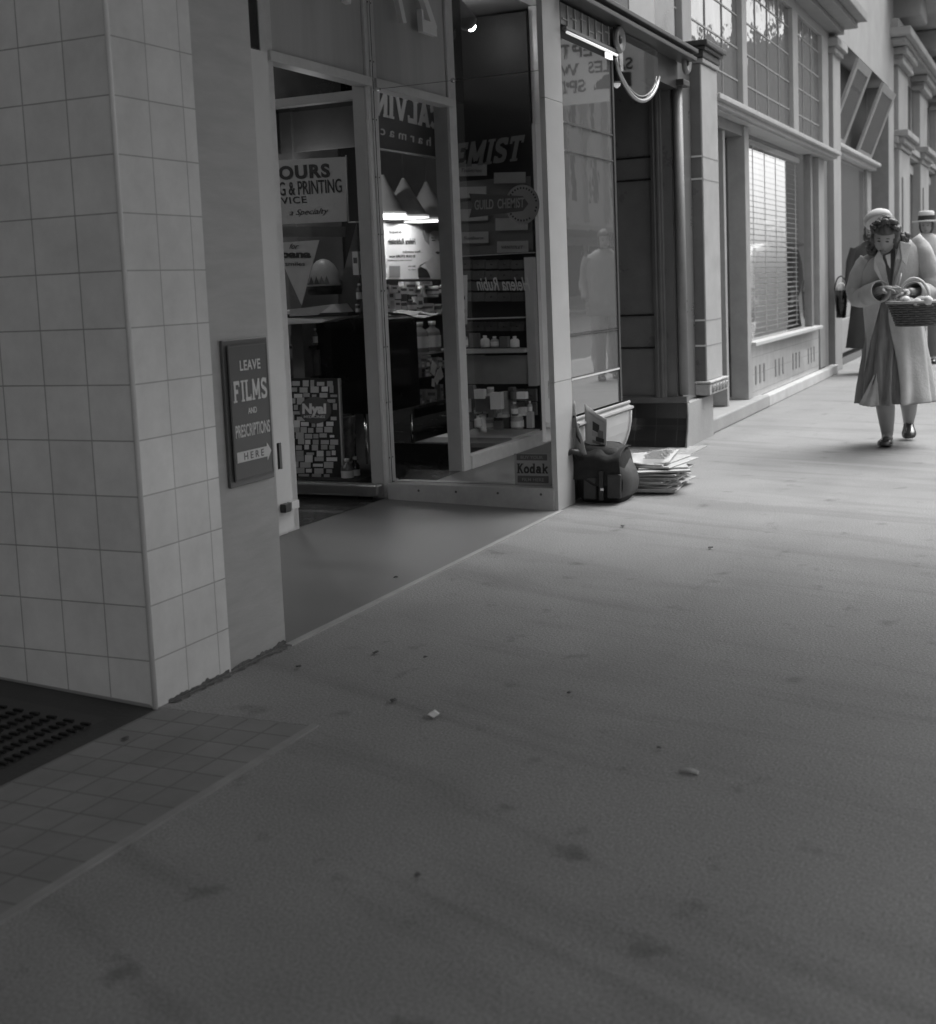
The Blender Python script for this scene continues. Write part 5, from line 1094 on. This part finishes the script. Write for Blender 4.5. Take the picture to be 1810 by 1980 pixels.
DS=[(484,1719,20,.06,.25,0,0,0),(510,1720,40,.10,.2,0,0,0),(560,1722,44,.13,.15,0,0,0),(610,1724,44,.14,.07,0,0,.01),(650,1722,44,.15,.04,0,0,.05),(700,1718,46,.165,.04,0,0,.10),(745,1716,49,.18,.04,0,0,.13),(779,1715,52,.19,.04,0,0,.15)]
MB().loft(rings(DS,96,1.,13,1.1,1.,P),cap=False).build('dress',dress,wo,solid=.004)
fl=[[P(1704+(1-s)*6-10*s,690+i*0,.17) .lerp(P(1661+s*38,786-abs(s-.5)*6,.27),i/6)+Vector((-.012*math.sin(s*9+i*.6),0,0)) for s in [j/8 for j in range(9)]] for i in range(7)]
MB().loft(fl,closed=False,cap=False).build('coat_flap',coat,wo,solid=.006)
lg=MB(); lg.prism([P(1700,482,.36),P(1690,500,.375),P(1690,520,.385),P(1718,574,.345),P(1721,566,.35),P(1712,512,.37)],(-.008,0,0)); lg.build('lapel',coat,wo,bevel=.004)
lg=MB(); lg.prism([P(1740,466,.33),P(1762,472,.34),P(1752,514,.375),P(1745,505,.38),P(1728,570,.345),P(1724,560,.35),P(1733,500,.37)],(-.010,0,0)); lg.build('lapel',coat,wo,bevel=.004)
MB().prism([P(1712,494,.36),P(1722,490,.36),P(1722,520,.372),P(1717,512,.37)],(-.003,0,0)).build('scarf',M_white,wo)
def sleeve(pts,rs,cf):
    path=[P(*p) for p in pts]; m_=MB(); n=18; rg=[]; a=None
    # resample
    sm=[]; 
    for i in range(len(path)-1):
        for q in range(4): sm.append((path[i].lerp(path[i+1],q/4),rs[i]+(rs[i+1]-rs[i])*q/4))
    sm.append((path[-1],rs[-1]))
    for i,(p,r) in enumerate(sm):
        t=(sm[min(i+1,len(sm)-1)][0]-sm[max(i-1,0)][0]).normalized()
        if a is None: a=t.orthogonal().normalized()
        a=(a-t*a.dot(t)).normalized(); b=t.cross(a)
        rg.append([p+(a*math.cos(2*PI*k/n)+b*math.sin(2*PI*k/n))*r*(1+.12*noise.noise((i*.9,k*.5,1.5))+.06*math.sin(i*2.1+k*.5)) for k in range(n)])
    m_.loft(rg,cap=False); m_.build('sleeve',coat,wo,solid=.006,sub=1)
    c0,c1=P(*cf[0]),P(*cf[1]); MB().lathe(c0,[(cf[2],0),(cf[2]*1.04,(c1-c0).length)],20,axis=c1-c0,cap=False).build('cuff',coat,wo,solid=.008)
sleeve([(1682,504,.18),(1666,528,.18),(1655,560,.17),(1662,577,.2),(1682,571,.3)],[.070,.068,.062,.064,.058],((1678,571,.29),(1703,563,.40),.064))
sleeve([(1762,466,.18),(1785,490,.18),(1801,540,.17),(1795,566,.2),(1780,566,.3)],[.068,.066,.062,.062,.056],((1782,566,.29),(1766,564,.38),.058))
def shoe(p0,p1,w_,h_,n='shoe',up=Vector((0,0,1)),sole=True):
    ax=(p1-p0); L=ax.length; ax.normalize(); sd=ax.cross(up).normalized(); u=sd.cross(ax)
    rg=[]
    for s_,ww,hh in ((0,.3,.5),(.04,.62,.9),(.2,.74,1.0),(.4,.78,.72),(.6,.98,.62),(.8,1.0,.55),(.94,.75,.4),(1,.3,.2)):
        rg.append([p0+ax*(L*s_)+sd*(math.cos(t)*w_*ww)+u*(max(-.15,math.sin(t))*h_*hh) for t in [k*PI/8 for k in range(16)]])
    o=MB().loft(rg).build(n,mat('shoe_leather',.04,.25,8,.2,coat=.4),wo,sub=1); return o
shoe(P(1719,856,-.06),P(1708,861,.17),.052,.08); hx=P(1719,858,-.04); MB().lathe((hx.x+.02,hx.y,0.004),[(.02,0),(.024,.03)],12).build('heel',MATS['shoe_leather'],wo)
shoe(P(1757,818,-.42),P(1758,848,-.24),.050,.07,up=Vector((-.6,0,.8)))
bw_=MB(); c_=P(1712,852,.12); bw_.obox(c_,(0,.014,0),(.006,0,0),(0,0,.006)); bw_.build('bow',MATS['shoe_leather'],wo)
# pen / purse in hands
o=MB().tube([P(1738,552,.5),P(1743,528,.5)],.004,6).build('pencil',M_white); tag(o,'thin pale pencil upright in the stooping woman\'s hands','pencil')
o=MB().obox(P(1733,562,.50),(0,.03,0),(.008,0,0),(0,0,.02)).build('coin_purse',mat('purse',.35,.5,8,.1),None,bevel=.005); tag(o,'small coin purse held in the stooping woman\'s hands','purse')
# basket
bk=thing('wicker_basket','oval dark wicker basket with pale arched handle on woman\'s arm','basket',tuple(P(1768,627,.46)))
def bring(f,r=1.): # f 0 bottom ..1 top
    c_=P(1773-2*f,628-43*f,.46); a_,b_=.118+.045*f,.085+.035*f; return [c_+Vector((-math.cos(t)*b_*r,-math.sin(t)*a_*r,0)) for t in [k*2*PI/48 for k in range(48)]]
wk=mat('wicker_dark',.09,.6,30,.35); wv=MB()
for j in range(10):
    f=j/9.5; pr_=bring(f); q=[p+ (Vector((p.x-P(1770,600,.46).x,p.y-P(1770,600,.46).y,0)).normalized()*(.005*math.cos(k*PI/2+j*PI))) for k,p in enumerate(pr_)]; q.append(q[0]); wv.tube(q,.0072,6,cap=False)
wv.build('weave',wk,bk)
sv=MB()
for k in range(0,48,2): sv.tube([bring(0,.97)[k],bring(.5,.99)[k],bring(1,1.0)[k]],.004,5)
sv.build('stakes',wk,bk); MB().loft([bring(0,.95),bring(.9,.95)]).build('lining',M_dark,bk)
q=bring(1.04,1.03); q.append(q[0]); MB().tube(q,.010,7,cap=False).build('rim',mat('wicker_pale',.34,.6,25,.3),bk)
hp=[P(1738,590,.46)]+[P(1768-31*math.cos(t),588-50*math.sin(t),.46) for t in [PI*i/12 for i in range(1,12)]]+[P(1799,590,.46)]
MB().tube(hp,.009,8).build('handle',mat('cane_pale',.5,.5,20,.15),bk)
rn=random.Random(9)
for i in range(9):
    c_=P(1738+i*7,583-3*math.sin(i*1.1),.40+.08*(i%3)); r=.024+.008*rn.random(); rg=[]
    for b in (0.1,.6,1.1,1.6,2.1,2.6,3.05): rg.append([c_+Vector((math.sin(b)*math.cos(t)*r,math.sin(b)*math.sin(t)*r*1.1,math.cos(b)*r))*(1+.25*noise.noise((t*1.5,b*2,i))) for t in [k*PI/5 for k in range(10)]])
    o=MB().loft(rg).build('egg_shaped_parcel',mat('parcel_pale',.6,.8,12,.12)); o.name='paper_parcel'; tag(o,'small pale crumpled parcel heaped in the wicker basket','parcel','parcels in the wicker basket')
# ---- background people
def person(loc,ang,h,coatm,lab,hat=False,female=True,skirt=.42,arm=.25,step=.18,trou=None,name='person',hatm=None,seed=1):
    t=thing(name,lab,'person',loc); Rz=Matrix.Rotation(ang,3,'Z'); O=Vector(loc); k=h/1.7
    def L(x,y,z): return O+Rz@(Vector((x,y,z))*k)
    hp=.88
    N=[(L(0,0,.95),.12*k),(L(0,0,1.12),.11*k),(L(0,-.01,1.3),.13*k),(L(0,0,1.42),.07*k),(L(0,-.01,1.5),.048*k)]
    E2=[(0,1),(1,2),(2,3),(3,4)]
    for s in (-1,1):
        b=len(N); sy=-step*s; N+=[(L(.09*s,0,.86),.085*k),(L(.1*s,sy*.6-.03,.48),.06*k),(L(.1*s,sy,.09),.035*k),(L(.1*s,sy-.13,.03),.03*k)]; E2+=[(0,b),(b,b+1),(b+1,b+2),(b+2,b+3)]
        b=len(N); N+=[(L(.18*s,0,1.38),.055*k),(L(.23*s,.02+arm*.2*s,1.1),.045*k),(L(.21*s,-.12+arm*.3*s,.9),.032*k)]; E2+=[(3,b),(b,b+1),(b+1,b+2)]
    m_=MB(); me=skin(N,E2,2); m_.mesh(me,smooth=True)
    for i,p in enumerate(me.polygons):
        if p.center.z<.85*k: m_.m[i]=3
    HM=Rz@Matrix.Rotation(math.radians(8),3,'X'); hc_=L(0,-.03,1.60); head(m_,hc_,.074*k,.092*k,.112*k,HM)
    for s in (-1,1): hand(m_,L(.21*s,-.12+arm*.3*s,.9),(Rz@Vector((0,-.3,-1))),Rz@Vector((s,0,0)),-s,.16*k,.7)
    m_.build('body',[M_skin,M_lip,M_eye,trou or M_stock],t)
    hb_=MB(); cu=[(s*(1.0+.15*random.random()),.2,-.1-.6*random.random(),.02) for s in (-1,1) for _ in range(8)] if female else []
    hairdo(hb_,hc_,.076*k,.095*k,.114*k,HM,cu,seed,fr=.5,bulk=1.08 if not female else 1.13); hb_.build('hair',M_hair,t)
    def ring(z,a,b,cy=0.,f=0.): return [L(math.sin(q)*a*(1+f*math.sin(9*q)),cy-math.cos(q)*b*(1+f*math.sin(9*q)),z) for q in [i*2*PI/36 for i in range(36)]]
    z0=skirt
    rg=[ring(1.5,.06,.06),ring(1.46,.13,.08),ring(1.42,.20,.11),ring(1.3,.225,.14),ring(1.1,.2,.14),ring(.95,.215,.16,0,.01),ring((.95+z0)/2,.25,.2,0,.025),ring(z0,.29,.25,0,.04)]
    if not female: rg=rg[:6]+[ring(.74,.225,.165,0,.01)]
    MB().loft(rg,cap=False).build('coat' if female else 'jacket',coatm,t,solid=.008)
    for s in (-1,1):
        pa=[L(.17*s,0,1.41),L(.215*s,.01+arm*.1*s,1.27),L(.235*s,.02+arm*.2*s,1.1),L(.215*s,-.1+arm*.3*s,.93)]; MB().tube(pa,[.075*k,.07*k,.062*k,.058*k],14,cap=False).build('sleeve',coatm,t)
        sy=-step*s; MB().loft([[L(.1*s+math.cos(q)*.042*w2,sy-.2+.24*u2,.012+max(0,math.sin(q))*.065*h2) for q in [i*PI/6 for i in range(12)]] for u2,w2,h2 in ((0,.4,.3),(.15,.9,.6),(.5,.9,.9),(.85,.75,1.3),(1,.5,1.1))]).build('shoe',M_black,t)
        if trou: MB().tube([L(.09*s,0,.86),L(.1*s,sy*.6-.03,.48),L(.1*s,sy,.07)],[.1*k,.08*k,.075*k],14,cap=False).build('trouser_leg',trou,t)
    if hat:
        hh=MB().lathe(hc_+Vector((0,0,.035*k)),[(.0,.0),(.155*k,.0),(.16*k,.008),(.155*k,.014),(.092*k,.018)],28).lathe(hc_+Vector((0,0,.05*k)),[(.092*k,0),(.088*k,.10*k),(.07*k,.112*k),(0,.11*k)],24).build('hat',hatm or M_white,t)
        MB().lathe(hc_+Vector((0,0,.053*k)),[(.095*k,0),(.092*k,.055*k)],24,cap=False).build('hat_band',M_ink,hh)
    return t
gm=onZ(1792,700); gf=onZ(1688,722)
suit=mat('light_suit',.55,.8,8,.08,.1,100); dk=mat('charcoal_coat',.075,.8,8,.15,.1,100)
person((gm.x,gm.y,0),math.radians(-90),1.78,suit,'man in pale jacket and straw boater walking behind the stooping woman',hat=True,female=False,trou=mat('grey_trouser',.14,.8,8,.1),hatm=mat('straw',.55,.7,20,.1),seed=4)
person((gf.x,gf.y,0),math.radians(-90),1.68,dk,'figure in long charcoal coat half hidden behind the stooping woman',female=True,skirt=.30,seed=6)
person((14.6,-.25,0),math.radians(-115),1.74,mat('mid_suit',.30,.8,8,.1),'man in light suit out in the street, seen only as reflection in glossy pane',female=False,trou=mat('mid_suit',.30,.8,8,.1),seed=8)
Xb=gf.x; a,b2=onX(1613,562,Xb),onX(1640,614,Xb); bb=thing('bucket_bag','dark tapering bucket bag with pale goods, carried behind stooping woman','bag',((a+b2)/2)[:]); 
cx,cy=Xb,(a.y+b2.y)/2; w2=(a.y-b2.y)/2
MB().lathe((cx,cy,b2.z),[(0,0),(w2*.72,0),(w2,a.z-b2.z),(w2*.94,a.z-b2.z)],24).build('body',M_black,bb); MB().lathe((cx,cy,a.z-.02),[(w2*.9,0),(w2*.8,.05),(w2*.4,.10),(0,.11)],14).build('contents',M_paper,bb)
MB().tube([(cx,cy+w2*.9*math.cos(t),a.z+.16*math.sin(t)) for t in [PI*i/10 for i in range(11)]],.008,6).build('handle',M_black,bb)
# ---------------------------------------------------------------- light
w=bpy.data.worlds.new('World'); S.world=w; w.use_nodes=True; nt=w.node_tree; bg=nt.nodes['Background']
sk=nt.nodes.new('ShaderNodeTexSky'); sk.sky_type='NISHITA'; sk.sun_disc=False; sk.sun_elevation=math.radians(52); sk.sun_rotation=math.radians(160); sk.dust_density=3
bw=nt.nodes.new('ShaderNodeRGBToBW'); nt.links.new(sk.outputs[0],bw.inputs[0]); nt.links.new(bw.outputs[0],bg.inputs['Color']); bg.inputs['Strength'].default_value=.13
sl=bpy.data.lights.new('sun','SUN'); sl.energy=1.0; sl.angle=math.radians(45); so=bpy.data.objects.new('sun',sl); C.objects.link(so)
d=Vector((.55,-.48,1.3)).normalized(); so.rotation_euler=d.to_track_quat('Z','Y').to_euler()
sk.sun_elevation=math.asin(d.z); sk.sun_rotation=math.atan2(d.x,d.y)
vs=S.view_settings; vs.view_transform='Standard'; vs.look='None'; vs.exposure=1.5; vs.gamma=1
S.render.engine='CYCLES'; S.cycles.max_bounces=10; S.cycles.transparent_max_bounces=16; S.cycles.glossy_bounces=6
